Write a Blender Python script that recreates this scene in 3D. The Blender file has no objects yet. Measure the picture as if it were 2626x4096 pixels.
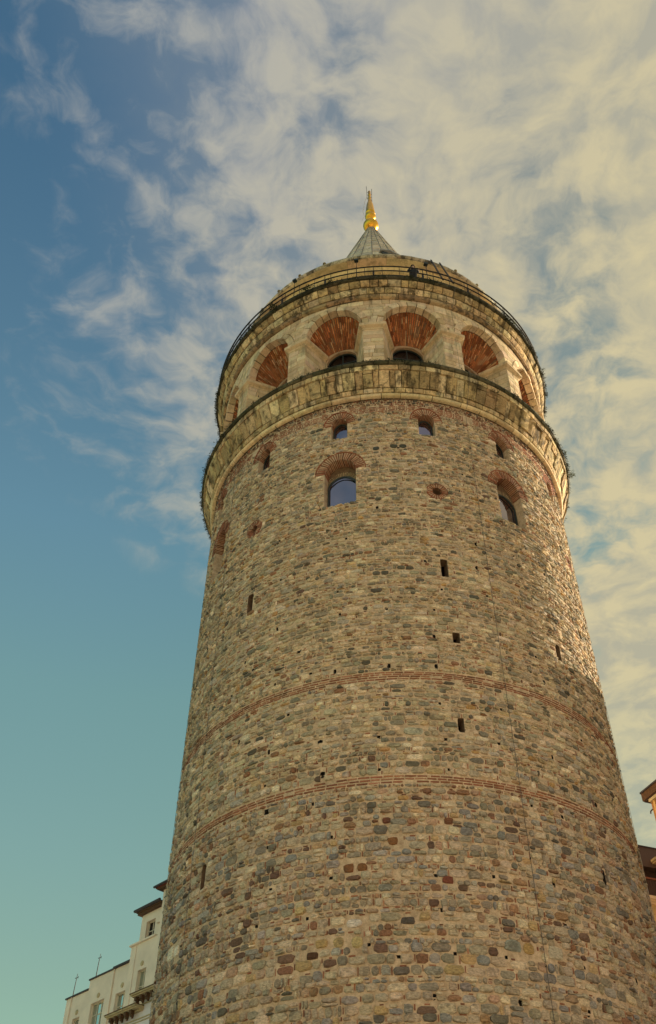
import bpy, math, random
import numpy as np
from mathutils import Vector, Matrix
random.seed(7); rng = np.random.default_rng(7)
scn = bpy.context.scene
H0 = 1.6            # camera height; geometry below is written relative to eye level
D = 33.784          # distance camera - tower axis
R = 8.2             # shaft radius

# ------------------------------------------------------------------ camera
F_PX, PITCH, ROLL, YAW = 2257.23, 0.7828, 0.0108, -0.0826
fw = Vector((math.sin(YAW)*math.cos(PITCH), math.cos(YAW)*math.cos(PITCH), math.sin(PITCH)))
r_ = fw.cross(Vector((0, 0, 1))).normalized(); u_ = r_.cross(fw)
cr = math.cos(ROLL)*r_ + math.sin(ROLL)*u_; cu = -math.sin(ROLL)*r_ + math.cos(ROLL)*u_
cam_d = bpy.data.cameras.new('camera'); cam = bpy.data.objects.new('camera', cam_d)
scn.collection.objects.link(cam); scn.camera = cam
M = Matrix((cr, cu, -fw)).transposed().to_4x4(); M.translation = (0, 0, H0); cam.matrix_world = M
cam_d.sensor_fit = 'VERTICAL'; cam_d.sensor_height = 36.0; cam_d.lens = 36.0*F_PX/2402.4
cam_d.clip_start = 0.1; cam_d.clip_end = 5000

# ------------------------------------------------------------------ light and sky
SUN_AZ, SUN_EL = math.radians(52.0), math.radians(15.5)   # azimuth from +Y towards +X
sd = Vector((math.sin(SUN_AZ)*math.cos(SUN_EL), math.cos(SUN_AZ)*math.cos(SUN_EL), math.sin(SUN_EL)))
sun_d = bpy.data.lights.new('sun', 'SUN'); sun_d.energy = 5.0; sun_d.angle = math.radians(0.5)
sun_d.color = (1.0, 0.82, 0.57)
sun = bpy.data.objects.new('sun', sun_d); scn.collection.objects.link(sun)
sun.rotation_euler = sd.to_track_quat('Z', 'Y').to_euler(); sun.location = (40, 60, 60)
scn.view_settings.view_transform = 'Standard'; scn.view_settings.look = 'None'
scn.view_settings.exposure = 1.25; scn.view_settings.gamma = 1.0; scn.view_settings.use_curve_mapping = False

world = bpy.data.worlds.new('World'); scn.world = world; world.use_nodes = True
nt = world.node_tree; nt.nodes.clear()

class NT:
    """small helper to write node trees tersely"""
    def __init__(s, t): s.t = t
    def n(s, typ, **kw):
        o = s.t.nodes.new(typ)
        for k, v in kw.items(): setattr(o, k, v)
        return o
    def link(s, a, b): s.t.links.new(a, b)
    def val(s, sock, v):
        if isinstance(v, bpy.types.NodeSocket): s.link(v, sock)
        elif v is not None: sock.default_value = v
    def m(s, op, a, b=None, c=None, clamp=False):
        o = s.n('ShaderNodeMath', operation=op); o.use_clamp = clamp
        s.val(o.inputs[0], a); s.val(o.inputs[1], b)
        if c is not None: s.val(o.inputs[2], c)
        return o.outputs[0]
    def vm(s, op, a, b=None):
        o = s.n('ShaderNodeVectorMath', operation=op); s.val(o.inputs[0], a)
        if b is not None: s.val(o.inputs[1], b)
        return o.outputs[0]
    def mix(s, f, a, b, bt='MIX'):
        o = s.n('ShaderNodeMix', data_type='RGBA', blend_type=bt); o.clamp_factor = True
        s.val(o.inputs[0], f); s.val(o.inputs[6], a); s.val(o.inputs[7], b); return o.outputs[2]
    def noise(s, vec, scale, detail=4, rough=.55, dist=0.0, col=False):
        o = s.n('ShaderNodeTexNoise'); s.val(o.inputs['Vector'], vec)
        o.inputs['Scale'].default_value = scale; o.inputs['Detail'].default_value = detail
        o.inputs['Roughness'].default_value = rough; o.inputs['Distortion'].default_value = dist
        return o.outputs['Color' if col else 'Fac']
    def ramp(s, f, pts, interp='LINEAR'):
        o = s.n('ShaderNodeValToRGB'); s.val(o.inputs[0], f); o.color_ramp.interpolation = interp
        e = o.color_ramp.elements
        while len(e) < len(pts): e.new(.5)
        for i, (p, c) in enumerate(pts):
            e[i].position = p
            e[i].color = (c, c, c, 1) if isinstance(c, (int, float)) else (*c, 1)
        return o.outputs[0]
    def mr(s, v, a, b, c=0, d=1, smooth=False):
        o = s.n('ShaderNodeMapRange'); o.interpolation_type = 'SMOOTHSTEP' if smooth else 'LINEAR'
        s.val(o.inputs[0], v)
        for i, x in enumerate((a, b, c, d)): o.inputs[i+1].default_value = x
        return o.outputs[0]
    def comb(s, x, y, z):
        o = s.n('ShaderNodeCombineXYZ'); [s.val(o.inputs[i], v) for i, v in enumerate((x, y, z))]; return o.outputs[0]
    def sep(s, v):
        o = s.n('ShaderNodeSeparateXYZ'); s.val(o.inputs[0], v); return o.outputs

W = NT(nt)
sky = W.n('ShaderNodeTexSky', sky_type='NISHITA', sun_disc=False, sun_elevation=SUN_EL, sun_rotation=SUN_AZ,
          air_density=1.0, dust_density=1.2, ozone_density=1.0)
SKY_STR = 0.12; SKY_GAIN = 0.495
co = W.n('ShaderNodeTexCoord').outputs['Generated']
dn = W.vm('NORMALIZE', co)
x, y, z = W.sep(dn)
zz = W.m('MAXIMUM', z, 0.03)
U = W.m('DIVIDE', x, zz); V = W.m('DIVIDE', y, zz)       # flat cloud layer
# graded sky: steel blue overhead running to pale teal low down
SKYGRAD = [(0.0, (.95, 1.20, .70)), (0.31, (1.12, 1.36, .98)), (0.41, (1.15, 1.48, 1.16)), (.546, (1.15, 1.60, 1.32)), (0.674, (1.05, 1.55, 1.55)), (.80, (.86, 1.32, 1.46)), (.90, (.66, 1.12, 1.38))]
grad = W.ramp(z, SKYGRAD)
sdot = W.n('ShaderNodeVectorMath', operation='DOT_PRODUCT'); W.link(dn, sdot.inputs[0]); sdot.inputs[1].default_value = tuple(sd)
near = W.mr(sdot.outputs['Value'], 0.22, 0.78, 0, 1, True)
skyc = W.vm('MULTIPLY', W.mix(1.0, sky.outputs[0], grad, 'MULTIPLY'), (SKY_GAIN*1.06, SKY_GAIN*.96, SKY_GAIN*.80))
skyc = W.mix(near, skyc, W.mix(1.0, skyc, (0.60, 0.66, 0.60, 1), 'MULTIPLY'))
# cloud cover
UV = W.vm('ADD', W.comb(U, V, 0.0), (0.0, 0.0, 2.7))   # noise offset
warp = W.noise(UV, 3.0, 4, .55, col=True)
wv = W.vm('MULTIPLY', W.vm('SUBTRACT', warp, (0.5, 0.5, 0.5)), (0.22, 0.22, 0.0))
P0 = W.vm('ADD', UV, wv)
rot = W.n('ShaderNodeMapping'); W.link(P0, rot.inputs[0]); rot.inputs['Rotation'].default_value = (0, 0, math.radians(28)); rot.inputs['Scale'].default_value = (1.5, .8, 1)
streak = W.noise(rot.outputs[0], 4.2, 9, .60)
puff = W.noise(P0, 17.0, 8, .58)
big = W.noise(UV, 2.6, 3, .5)
e1 = W.m('MULTIPLY', W.m('ADD', U, 0.51), 1.30)
e2 = W.m('MULTIPLY', W.m('SUBTRACT', W.m('MULTIPLY_ADD', U, 1.25, 1.44), V), 1.15)
edge = W.m('SMOOTH_MIN', e1, e2, 0.15)
bank = W.mr(edge, -0.02, 0.80, 0, 1, True)
tex = W.m('ADD', W.m('ADD', W.m('MULTIPLY', streak, 0.34), W.m('MULTIPLY', puff, 0.42)), W.m('MULTIPLY', big, 0.24))
gap = W.n('ShaderNodeVectorMath', operation='DISTANCE'); W.link(P0, gap.inputs[0]); gap.inputs[1].default_value = (.36, 1.02, 2.7)
dens = W.m('ADD', tex, W.m('MULTIPLY', W.m('SUBTRACT', bank, 0.56), 0.22))
dens = W.m('ADD', dens, W.mr(gap.outputs['Value'], 0.0, 0.34, -0.13, 0, True))
dens = W.m('ADD', dens, W.m('MULTIPLY', W.mr(V, 1.0, 1.5, .5, 1), W.mr(U, .22, .48, 0, .26, True)))
dens = W.m('ADD', dens, W.mr(W.m('SUBTRACT', U, V), -.42, .05, 0, .12, True))
cov = W.mr(dens, 0.375, 0.615, 0, 1.0, True)
cov = W.m('MULTIPLY', cov, W.mr(W.m('ADD', edge, W.m('MULTIPLY', W.m('SUBTRACT', streak, .5), .4)), -0.16, 0.06, 0, 1, True))
cov = W.m('MULTIPLY', cov, W.mr(z, 0.0, 0.08))
cov = W.m('MAXIMUM', W.m('MULTIPLY', cov, W.mr(bank, 0, .9, .74, .97)), W.m('MULTIPLY', W.mr(bank, .15, .9, 0, .45, True), W.mr(gap.outputs['Value'], .1, .4, .3, 1)))
# cloud colour: cool grey far from the sun, cream towards it, mottled
ccol = W.mix(near, (0.345, 0.350, 0.345, 1), (0.52, 0.46, 0.295, 1))
ccol = W.mix(W.mr(W.m('ADD', W.m('MULTIPLY', puff, .7), W.m('MULTIPLY', big, .3)), .41, .59, 0, 1), W.mix(1.0, ccol, (0.78, 0.83, .95, 1), 'MULTIPLY'), W.mix(1.0, ccol, (1.10, 1.08, 1.02, 1), 'MULTIPLY'))
cl = W.n('ShaderNodeVectorMath', operation='SCALE'); W.link(ccol, cl.inputs[0]); cl.inputs['Scale'].default_value = 0.98*SKY_GAIN/SKY_STR
final = W.mix(cov, skyc, cl.outputs[0])
bg = W.n('ShaderNodeBackground'); W.link(final, bg.inputs[0]); bg.inputs[1].default_value = SKY_STR
wo = W.n('ShaderNodeOutputWorld'); W.link(bg.outputs[0], wo.inputs[0])
world.cycles.sampling_method = 'MANUAL'; world.cycles.sample_map_resolution = 512

# ------------------------------------------------------------------ materials
def new_mat(name):
    m = bpy.data.materials.new(name); m.use_nodes = True; t = m.node_tree; t.nodes.clear(); N = NT(t)
    bs = N.n('ShaderNodeBsdfPrincipled'); out = N.n('ShaderNodeOutputMaterial'); N.link(bs.outputs[0], out.inputs[0])
    return m, N, bs
def bump(N, bs, h, strength, dist):
    b = N.n('ShaderNodeBump'); b.inputs['Strength'].default_value = strength; b.inputs['Distance'].default_value = dist
    N.link(h, b.inputs['Height']); N.link(b.outputs[0], bs.inputs['Normal'])
def tinted(name, fine=14, coarse=2.2, amt=.35, bdist=.02, rough=.9, streak=0.0, stain=0.0, grain=(1, 1, 2.4), dark=(.035, .03, .022), rust=0.0):
    """stone-like surface whose base colour is the piece's own tint"""
    m, N, bs = new_mat(name)
    at = N.n('ShaderNodeAttribute', attribute_name='tint'); obj = N.n('ShaderNodeTexCoord').outputs['Object']
    mp = N.n('ShaderNodeMapping'); N.link(obj, mp.inputs[0]); mp.inputs['Scale'].default_value = grain
    n1 = N.noise(mp.outputs[0], fine, 6, .65); n2 = N.noise(obj, coarse, 4, .6)
    f = N.mr(n1, .28, .72, 1-amt, 1+amt)
    col = N.vm('MULTIPLY', at.outputs['Color'], N.comb(f, f, f))
    g = N.mr(n2, .3, .7, .86, 1.12); col = N.vm('MULTIPLY', col, N.comb(g, g, N.m('MULTIPLY', g, .97)))
    if streak:
        ms = N.n('ShaderNodeMapping'); N.link(obj, ms.inputs[0]); ms.inputs['Scale'].default_value = (3.4, 3.4, .8)
        s1 = N.noise(ms.outputs[0], 1.0, 6, .65)
        msk = N.m('MULTIPLY', N.mr(s1, .46, .62, 0, streak, True), N.mr(N.noise(obj, .9, 4, .6), .32, .55))
        col = N.mix(msk, col, (*dark, 1))
    if stain:
        s2 = N.noise(obj, 1.9, 6, .66, .5)
        col = N.mix(N.mr(s2, .52, .64, 0, stain, True), col, (*dark, 1))
    if rust:
        s3 = N.noise(obj, 1.7, 5, .65)
        col = N.mix(N.mr(s3, .55, .72, 0, rust, True), col, (.30, .10, .03, 1))
    N.link(col, bs.inputs['Base Color']); bs.inputs['Roughness'].default_value = rough
    bs.inputs['Specular IOR Level'].default_value = .25
    bump(N, bs, n1, .75, bdist)
    return m
def plain(name, col, rough=.6, metal=0.0, var=.12, scale=3.0, bdist=0.0, spec=.5):
    m, N, bs = new_mat(name); obj = N.n('ShaderNodeTexCoord').outputs['Object']
    n = N.noise(obj, scale, 5, .6); f = N.mr(n, .3, .7, 1-var, 1+var)
    N.link(N.vm('MULTIPLY', (*col,), N.comb(f, f, f)), bs.inputs['Base Color'])
    bs.inputs['Roughness'].default_value = rough; bs.inputs['Metallic'].default_value = metal
    bs.inputs['Specular IOR Level'].default_value = spec
    if bdist: bump(N, bs, N.noise(obj, scale*6, 5, .6), .6, bdist)
    return m
MAT = {}
MAT['stone'] = tinted('rubble_stone', 13, 2.0, .50, .04, stain=.5, dark=(.09, .075, .055))
MAT['ashlar'] = tinted('pale_ashlar', 11, 1.6, .20, .014, streak=.35, grain=(1, 1, 5), stain=.25, dark=(.10, .08, .05))
MAT['corbel'] = tinted('weathered_corbel_stone', 9, 2.0, .38, .045, streak=.85, stain=.66, rust=.12, dark=(.055, .042, .022))
MAT['moulding'] = tinted('stained_moulding_stone', 10, 2.0, .25, .02, streak=.8, stain=.75, rust=.25)
MAT['brick'] = tinted('red_brick', 24, 3.0, .40, .012, stain=.45, dark=(.05, .025, .018))
MAT['vault'] = tinted('vault_brick', 18, 1.8, .45, .014, stain=.30, dark=(.05, .018, .010))
MAT['drum'] = tinted('drum_render', 6, 1.2, .15, .006, streak=.35, stain=.12, dark=(.12, .09, .05))
MAT['lead'] = tinted('lead_sheet', 7, 2.2, .22, .006, rough=.55, streak=.4, dark=(.10, .10, .095))
MAT['moss'] = plain('dark_moss', (.030, .036, .014), .95, 0, .5, 9, .03)
MAT['slab'] = tinted('mossy_slab', 9, 3.0, .45, .03, streak=.6, stain=.9, dark=(.020, .022, .010))
MAT['leaf'] = plain('weed_leaf', (.085, .105, .022), .8, 0, .4, 14)
MAT['iron'] = plain('dark_iron', (.022, .021, .022), .55, .3, .3, 12)
MAT['frame_dark'] = plain('dark_green_frame', (.022, .032, .028), .45, 0, .2, 6)
MAT['gold'] = plain('gilded_copper', (.95, .50, .06), .30, 1.0, .16, 9, .008)
MAT['void'] = plain('dark_recess', (.012, .010, .008), .95)
MAT['pvc'] = plain('white_fitting', (.72, .70, .62), .45)
MAT['cable'] = plain('grey_cable', (.09, .085, .075), .6)
MAT['wcable'] = plain('pale_cable', (.55, .5, .4), .6)
MAT['cream'] = plain('cream_render', (.80, .69, .56), .9, 0, .10, 1.3, .004)
MAT['grey_wall'] = plain('grey_render', (.72, .67, .68), .9, 0, .08, 1.3, .004)
MAT['coping'] = plain('dark_coping', (.045, .038, .045), .7, 0, .3, 8)
MAT['trim'] = plain('pale_window_frame', (.62, .55, .42), .6)
MAT['ornate'] = plain('ornate_stone', (.50, .41, .24), .85, 0, .2, 5, .01)
MAT['bracket'] = plain('brown_bracket', (.10, .05, .022), .85, 0, .3, 9)
MAT['orange'] = plain('orange_render', (.42, .20, .065), .85, 0, .15, 2, .004)
MAT['yellow_trim'] = plain('yellow_frame', (.66, .42, .16), .6)
MAT['brown'] = plain('brown_cladding', (.085, .052, .040), .7, 0, .12, 2)
MAT['dbrown'] = plain('dark_brown_wall', (.045, .022, .016), .7, 0, .12, 2)
MAT['copper'] = plain('copper_rail', (.22, .065, .025), .5, 0, .1, 6)
MAT['tile'] = plain('red_roof_tile', (.20, .045, .030), .8, 0, .3, 12, .01)
MAT['skin'] = plain('skin', (.42, .26, .18), .6)
MAT['cloth'] = plain('dark_jacket', (.018, .018, .022), .9, 0, .2, 20)
MAT['hair'] = plain('dark_hair', (.010, .008, .007), .8)
def glass(name, col, rough=.04):
    m, N, bs = new_mat(name); obj = N.n('ShaderNodeTexCoord').outputs['Object']
    f = N.mr(N.noise(obj, .8, 3, .5), .3, .7, .88, 1.1)
    N.link(N.vm('MULTIPLY', col, N.comb(f, f, f)), bs.inputs['Base Color'])
    bs.inputs['Metallic'].default_value = 1.0; bs.inputs['Roughness'].default_value = rough
    return m
MAT['pane'] = glass('blue_tinted_glass', (.34, .30, .34))
MAT['slitpane'] = glass('dim_blue_glass', (.10, .09, .12), .08)
MAT['darkpane'] = glass('dark_glass', (.055, .052, .060), .12)
MAT['winpane'] = glass('house_glass', (.50, .62, .62), .05)
def mortar_mat():
    m, N, bs = new_mat('lime_mortar'); obj = N.n('ShaderNodeTexCoord').outputs['Object']
    n1 = N.noise(obj, 30, 5, .7); n2 = N.noise(obj, 1.4, 4, .6); n3 = N.noise(obj, 7, 5, .6)
    c = N.ramp(n3, [(.3, (.40, .29, .19)), (.5, (.58, .44, .295)), (.7, (.68, .535, .37))])
    f = N.mr(n2, .3, .7, .82, 1.12); c = N.vm('MULTIPLY', c, N.comb(f, f, f))
    f2 = N.mr(n1, .3, .7, .78, 1.15); c = N.vm('MULTIPLY', c, N.comb(f2, f2, f2))
    N.link(c, bs.inputs['Base Color']); bs.inputs['Roughness'].default_value = .95
    bs.inputs['Specular IOR Level'].default_value = .2
    bump(N, bs, n3, .9, .03); return m
MAT['mortar'] = mortar_mat()
MAT['shade_brick'] = plain('shaded_brick_lining', (.15, .095, .055), .95, 0, .35, 9, .01)  # brick lining darkened: the shade inside the recesses is put into its colour
def ground_mat():
    m, N, bs = new_mat('plaza_paving'); obj = N.n('ShaderNodeTexCoord').outputs['Object']
    b = N.n('ShaderNodeTexBrick'); N.link(obj, b.inputs['Vector']); b.inputs['Scale'].default_value = 1.6
    b.inputs['Color1'].default_value = (.46, .42, .36, 1); b.inputs['Color2'].default_value = (.40, .37, .32, 1); b.inputs['Mortar'].default_value = (.20, .18, .15, 1)
    N.link(b.outputs['Color'], bs.inputs['Base Color']); bs.inputs['Roughness'].default_value = .85; return m
MAT['ground'] = ground_mat()

# ------------------------------------------------------------------ mesh helpers
COLL = scn.collection
def lin(v): return tuple(v)
def link_obj(name, data, parent=None, loc=(0, 0, 0)):
    o = bpy.data.objects.new(name, data); COLL.objects.link(o); o.location = loc
    if parent is not None: o.parent = parent
    return o
def thing(name, label, cat, loc=(0, 0, 0), group=None):
    o = link_obj(name, None, None, loc); o['label'] = label; o['category'] = cat
    if group: o['group'] = group
    return o
def mk(name, verts, faces, mat, parent=None, tint=None, smooth=False, kind=None, mats=None, fmat=None):
    """verts in scene coordinates relative to eye level, or tower-local (axis at origin) for tower parts"""
    v = np.asarray(verts, dtype=np.float64).reshape(-1, 3).copy(); v[:, 2] += H0
    me = bpy.data.meshes.new(name)
    me.from_pydata(v.tolist(), [], faces)
    if mats:
        for q in mats: me.materials.append(MAT[q])
        me.polygons.foreach_set('material_index', fmat)
    else: me.materials.append(MAT[mat])
    if tint is not None:
        t = np.asarray(tint, dtype=np.float32)
        if t.ndim == 1: t = np.tile(t, (len(v), 1))
        c = np.ones((len(v), 4), np.float32); c[:, :3] = t[:, :3]
        a = me.color_attributes.new('tint', 'FLOAT_COLOR', 'POINT'); a.data.foreach_set('color', c.ravel())
    if smooth: me.polygons.foreach_set('use_smooth', [True]*len(me.polygons))
    me.update()
    o = link_obj(name, me, parent)
    if kind: o['kind'] = kind
    return o
class Join:
    def __init__(s): s.v = []; s.f = []; s.c = []; s.n = 0
    def add(s, V_, F_, col=(.4, .4, .4)):
        V_ = np.asarray(V_, float).reshape(-1, 3)
        s.v.append(V_); n = s.n
        s.f.extend([tuple(i+n for i in f) for f in F_]); s.c.append(np.tile(np.asarray(col, float)[:3], (len(V_), 1))); s.n += len(V_)
        return s
    def build(s, name, mat, parent=None, smooth=False, kind=None):
        if not s.v: return None
        return mk(name, np.concatenate(s.v), s.f, mat, parent, np.concatenate(s.c), smooth, kind)
TC = np.array([0, D, 0.0])
CR, CU, FWD = (np.array(v) for v in (cr, cu, fw))
def screen_area(Vw):
    z_ = Vw@FWD; X_ = (Vw@CR)/z_*F_PX*1.705+1313; Y_ = 2048-(Vw@CU)/z_*F_PX*1.705
    if X_.max() < 0 or X_.min() > 2626 or Y_.min() > 4096 or Y_.max() < 0: return 0
    return (min(X_.max(), 2626)-max(X_.min(), 0))*(min(Y_.max(), 4096)-max(Y_.min(), 0))
def facing(Vw):
    c = Vw.mean(0); n = c-TC; n[2] = 0; n /= np.linalg.norm(n); d = -c/np.linalg.norm(c); return max(0., n@d)
def emit_pieces(pieces, name, mat, parent, stuff_name, limit=300, smooth=False):
    """the `limit` pieces showing largest become objects of their own, the rest one 'stuff' part"""
    sc = np.array([screen_area(p[0]+TC)*(facing(p[0]+TC) > .04) for p in pieces])
    order = np.argsort(-sc); keep = set(order[:limit].tolist()); J = Join()
    for i, p in enumerate(pieces):
        if i in keep and sc[i] > 60: mk(name, p[0], p[1], mat, parent, p[2], smooth)
        else: J.add(*p)
    if J.v: J.build(stuff_name, mat, parent, smooth, kind='stuff')
def cm(u, z, off=0.0, R_=R):
    """unrolled wall coordinates -> tower-local"""
    u = np.asarray(u, float); a = u/R_; rr = R_+np.asarray(off, float)
    return np.stack([rr*np.sin(a), -rr*np.cos(a), np.broadcast_to(np.asarray(z, float), a.shape).astype(float)], -1)
def box_faces(): return [(0, 3, 2, 1), (4, 5, 6, 7), (0, 1, 5, 4), (1, 2, 6, 5), (2, 3, 7, 6), (3, 0, 4, 7)]
def box(J, o, ex, ey, ez, col=(.4, .4, .4)):
    o, ex, ey, ez = (np.asarray(q, float) for q in (o, ex, ey, ez))
    J.add([o, o+ex, o+ex+ey, o+ey, o+ez, o+ex+ez, o+ex+ey+ez, o+ey+ez], box_faces(), col)
def tube(J, pts, rad, n=6, col=(.4, .4, .4), caps=True):
    pts = [np.asarray(p, float) for p in pts]; V_ = []; F_ = []
    rads = rad if isinstance(rad, (list, tuple)) else [rad]*len(pts)
    for i, p in enumerate(pts):
        t = pts[min(i+1, len(pts)-1)]-pts[max(i-1, 0)]; t = t/(np.linalg.norm(t)+1e-9)
        a = np.cross(t, [0, 0, 1.0]);
        if np.linalg.norm(a) < 1e-3: a = np.cross(t, [1.0, 0, 0])
        a /= np.linalg.norm(a); b = np.cross(t, a)
        for k in range(n):
            w = 2*math.pi*k/n; V_.append(p+rads[i]*(math.cos(w)*a+math.sin(w)*b))
    for i in range(len(pts)-1):
        for k in range(n):
            F_.append((i*n+k, (i+1)*n+k, (i+1)*n+(k+1) % n, i*n+(k+1) % n))
    if caps: F_ += [tuple(range(n)), tuple(reversed(range((len(pts)-1)*n, len(pts)*n)))]
    J.add(V_, F_, col)
def lathe(J, prof, th0=-180, th1=180, n=180, col=(.4, .4, .4)):
    """prof: (r, z) from bottom to top, outer side"""
    full = abs(th1-th0) >= 359.9; m = n if full else n+1
    th = np.radians(np.linspace(th0, th1, n+1)[:m]); V_ = []
    for (r, zz_) in prof: V_.append(np.stack([r*np.sin(th), -r*np.cos(th), np.full(m, zz_)], 1))
    F_ = []
    for j in range(len(prof)-1):
        for i in range(n):
            i2 = (i+1) % m
            F_.append((j*m+i, j*m+i2, (j+1)*m+i2, (j+1)*m+i))
    J.add(np.concatenate(V_), F_, col)
def jit(c, a=.12):
    f = 1+random.uniform(-a, a); return tuple(max(.005, q*f*(1+random.uniform(-.04, .04))) for q in c)

# ------------------------------------------------------------------ ground
g = mk('ground', [(-1500, -1500, -1.6), (1500, -1500, -1.6), (1500, 1500, -1.6), (-1500, 1500, -1.6)], [(0, 1, 2, 3)], 'ground'); g['kind'] = 'structure'

# ================================================================== THE TOWER
tower = thing('stone_tower', 'tall round medieval stone tower with arcaded gallery and grey cone roof', 'tower', (0, D, 0))

DEG = math.pi/180
class Opening:
    def __init__(s, kind, th, sill, spring, hw, rise=0, t=0, depth=.6):
        s.kind, s.u, s.sill, s.spring, s.hw, s.rise, s.t, s.depth = kind, th*DEG*R, sill, spring, hw, rise, t, depth
        s.top = spring+rise
    def clear(s, u, z, m=0.0, ring=True):
        """moves points that fall inside the opening (plus its brick ring) onto its border; returns u, z, hit"""
        t = s.t if ring else 0
        x = u-s.u
        if s.kind == 'round':
            r = s.hw+t+m; d = math.hypot(x, z-s.spring)
            if d < r:
                d = max(d, 1e-4); return s.u+x/d*r, s.spring+(z-s.spring)/d*r, True
            return u, z, False
        if z >= s.spring and s.rise > 0:
            a = s.hw+t+m; b = s.rise+t+m; q = math.hypot(x/a, (z-s.spring)/b)
            if q < 1:
                q = max(q, 1e-3); return s.u+x/q, s.spring+(z-s.spring)/q, True
            return u, z, False
        a = s.hw+m; top = s.spring if s.rise > 0 else s.spring+m
        if abs(x) < a and s.sill-m < z < top:
            dx = a-abs(x); dz = z-(s.sill-m); dt = top-z if s.rise == 0 else 9
            mn = min(dx, dz, dt)
            if mn == dx: return s.u+(a if x > 0 else -a), z, True
            if mn == dz: return u, s.sill-m, True
            return u, top, True
        return u, z, False
    def outline(s, e=0.0, n=20):
        """counter-clockwise (as seen from outside) starting bottom right"""
        if s.kind == 'round':
            return [(s.u+(s.hw+e)*math.cos(k*2*math.pi/n), s.spring+(s.hw+e)*math.sin(k*2*math.pi/n)) for k in range(n)]
        p = [(s.u-s.hw-e, s.sill-e), (s.u+s.hw+e, s.sill-e)]
        if s.rise > 0:
            for k in range(n+1):
                a = math.pi*k/n; p.append((s.u+(s.hw+e)*math.cos(a), s.spring+(s.rise+e)*math.sin(a)))
        else: p += [(s.u+s.hw+e, s.spring+e), (s.u-s.hw-e, s.spring+e)]
        return p
OPEN = []
small = [Opening('arch', th, 29.90, 30.78, .345, .46, .31, .34) for th in (-88, -62.6, -37.7, -12.0, 13.4, 38.2, 63.4, 89)]
mid = [Opening('arch', th, 26.08, 27.95, .64, .68, .37, .46) for th in (-59.6, -11.8, 37.9, 86)]
ocu = [Opening('round', th, 0, z_, .19, 0, .20, .45) for th, z_ in ((-39.5, 26.64), (14.5, 26.62), (67.0, 26.8), (-84, 26.6))]
slits = [Opening('rect', th, a, b, w, 0, 0, .40) for th, a, b, w in ((14.35, 22.28, 23.12, .125), (-38.7, 22.33, 23.14, .14), (15.5, 19.42, 19.86, .12), (45.8, 20.12, 20.82, .13), (14.4, 16.02, 16.50, .10), (-47.3, 12.36, 13.14, .11), (-2.9, 15.9, 16.0, .03))][:6]
HOLES = [(-29.4,26.68),(-10.3,24.23),(-28.5,23.10),(-12.4,21.78),(-29.5,25.20),(22.5,27.92),(23.6,24.18),(9.6,22.95),(22.9,23.02),(46.5,24.20),(12.9,21.68),(-1.9,25.64),(22.0,26.75),(24.9,21.76),(35.1,24.21),(55.5,25.58),(56.7,30.97),(33.0,23.09),(4.7,28.98),(-11.9,20.74),(-28.8,20.87),(-22.3,19.53),(-35.7,19.57),(-30.3,19.13),(-28.3,18.54),(-18.9,18.49),(-13.0,18.41),(-43.0,18.98),(-14.0,17.12),(-24.4,17.14),(-16.4,15.90),(-29.1,16.00),(-29.6,14.88),(-15.8,14.78),(-17.6,13.85),(-38.5,16.86),(-38.9,20.07),(-51.5,14.88),(-0.6,20.76),(10.8,20.72),(25.2,20.79),(10.3,19.61),(-0.5,18.40),(9.9,18.39),(37.0,19.70),(51.9,20.82),(-3.4,15.82),(10.8,15.72),(22.7,15.79),(24.2,17.09),(10.3,16.98),(36.5,15.84),(-3.6,14.69),(10.8,14.71),(49.0,14.83),(48.1,17.06),(38.3,18.75),(28.4,13.90),(36.5,13.82),(-28.8,13.96),(-13.5,12.72),(-28.1,12.80),(-13.9,11.50),(-26.9,11.56),(-18.6,10.52),(-29.5,10.58),(-6.5,9.69),(-1.5,11.51),(6.3,11.49),(17.6,11.53),(30.9,11.61),(46.2,12.34),(6.9,10.51),(17.6,10.52),(32.3,10.55),(-1.3,9.36),(9.0,9.39),(18.7,9.41),(4.7,8.35),(20.0,8.32),(34.3,8.36),(35.2,9.46),(50.8,9.63)]
putlogs = []
for th, z_ in HOLES:
    w = random.uniform(.032, .055); h = random.uniform(.08, .14)
    if th == 46.2: w, h = .06, .45
    putlogs.append(Opening('rect', th, z_-h/2, z_+h/2, w, 0, 0, .30))
OPEN = small+mid+ocu+slits+putlogs
BANDS = [(14.20, 14.51), (17.84, 18.19), (31.27, 31.72)]
ZTOP = 32.12
UMAX = 118*DEG*R
# index of openings by height, so the tests stay quick
def near_open(u0, u1, z0, z1):
    return [o for o in OPEN if o.u+o.hw+o.t > u0-.1 and o.u-o.hw-o.t < u1+.1 and (o.top+o.t if o.kind != 'round' else o.spring+o.hw+o.t) > z0-.1 and (o.sill if o.kind != 'round' else o.spring-o.hw-o.t) < z1+.1]

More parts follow.
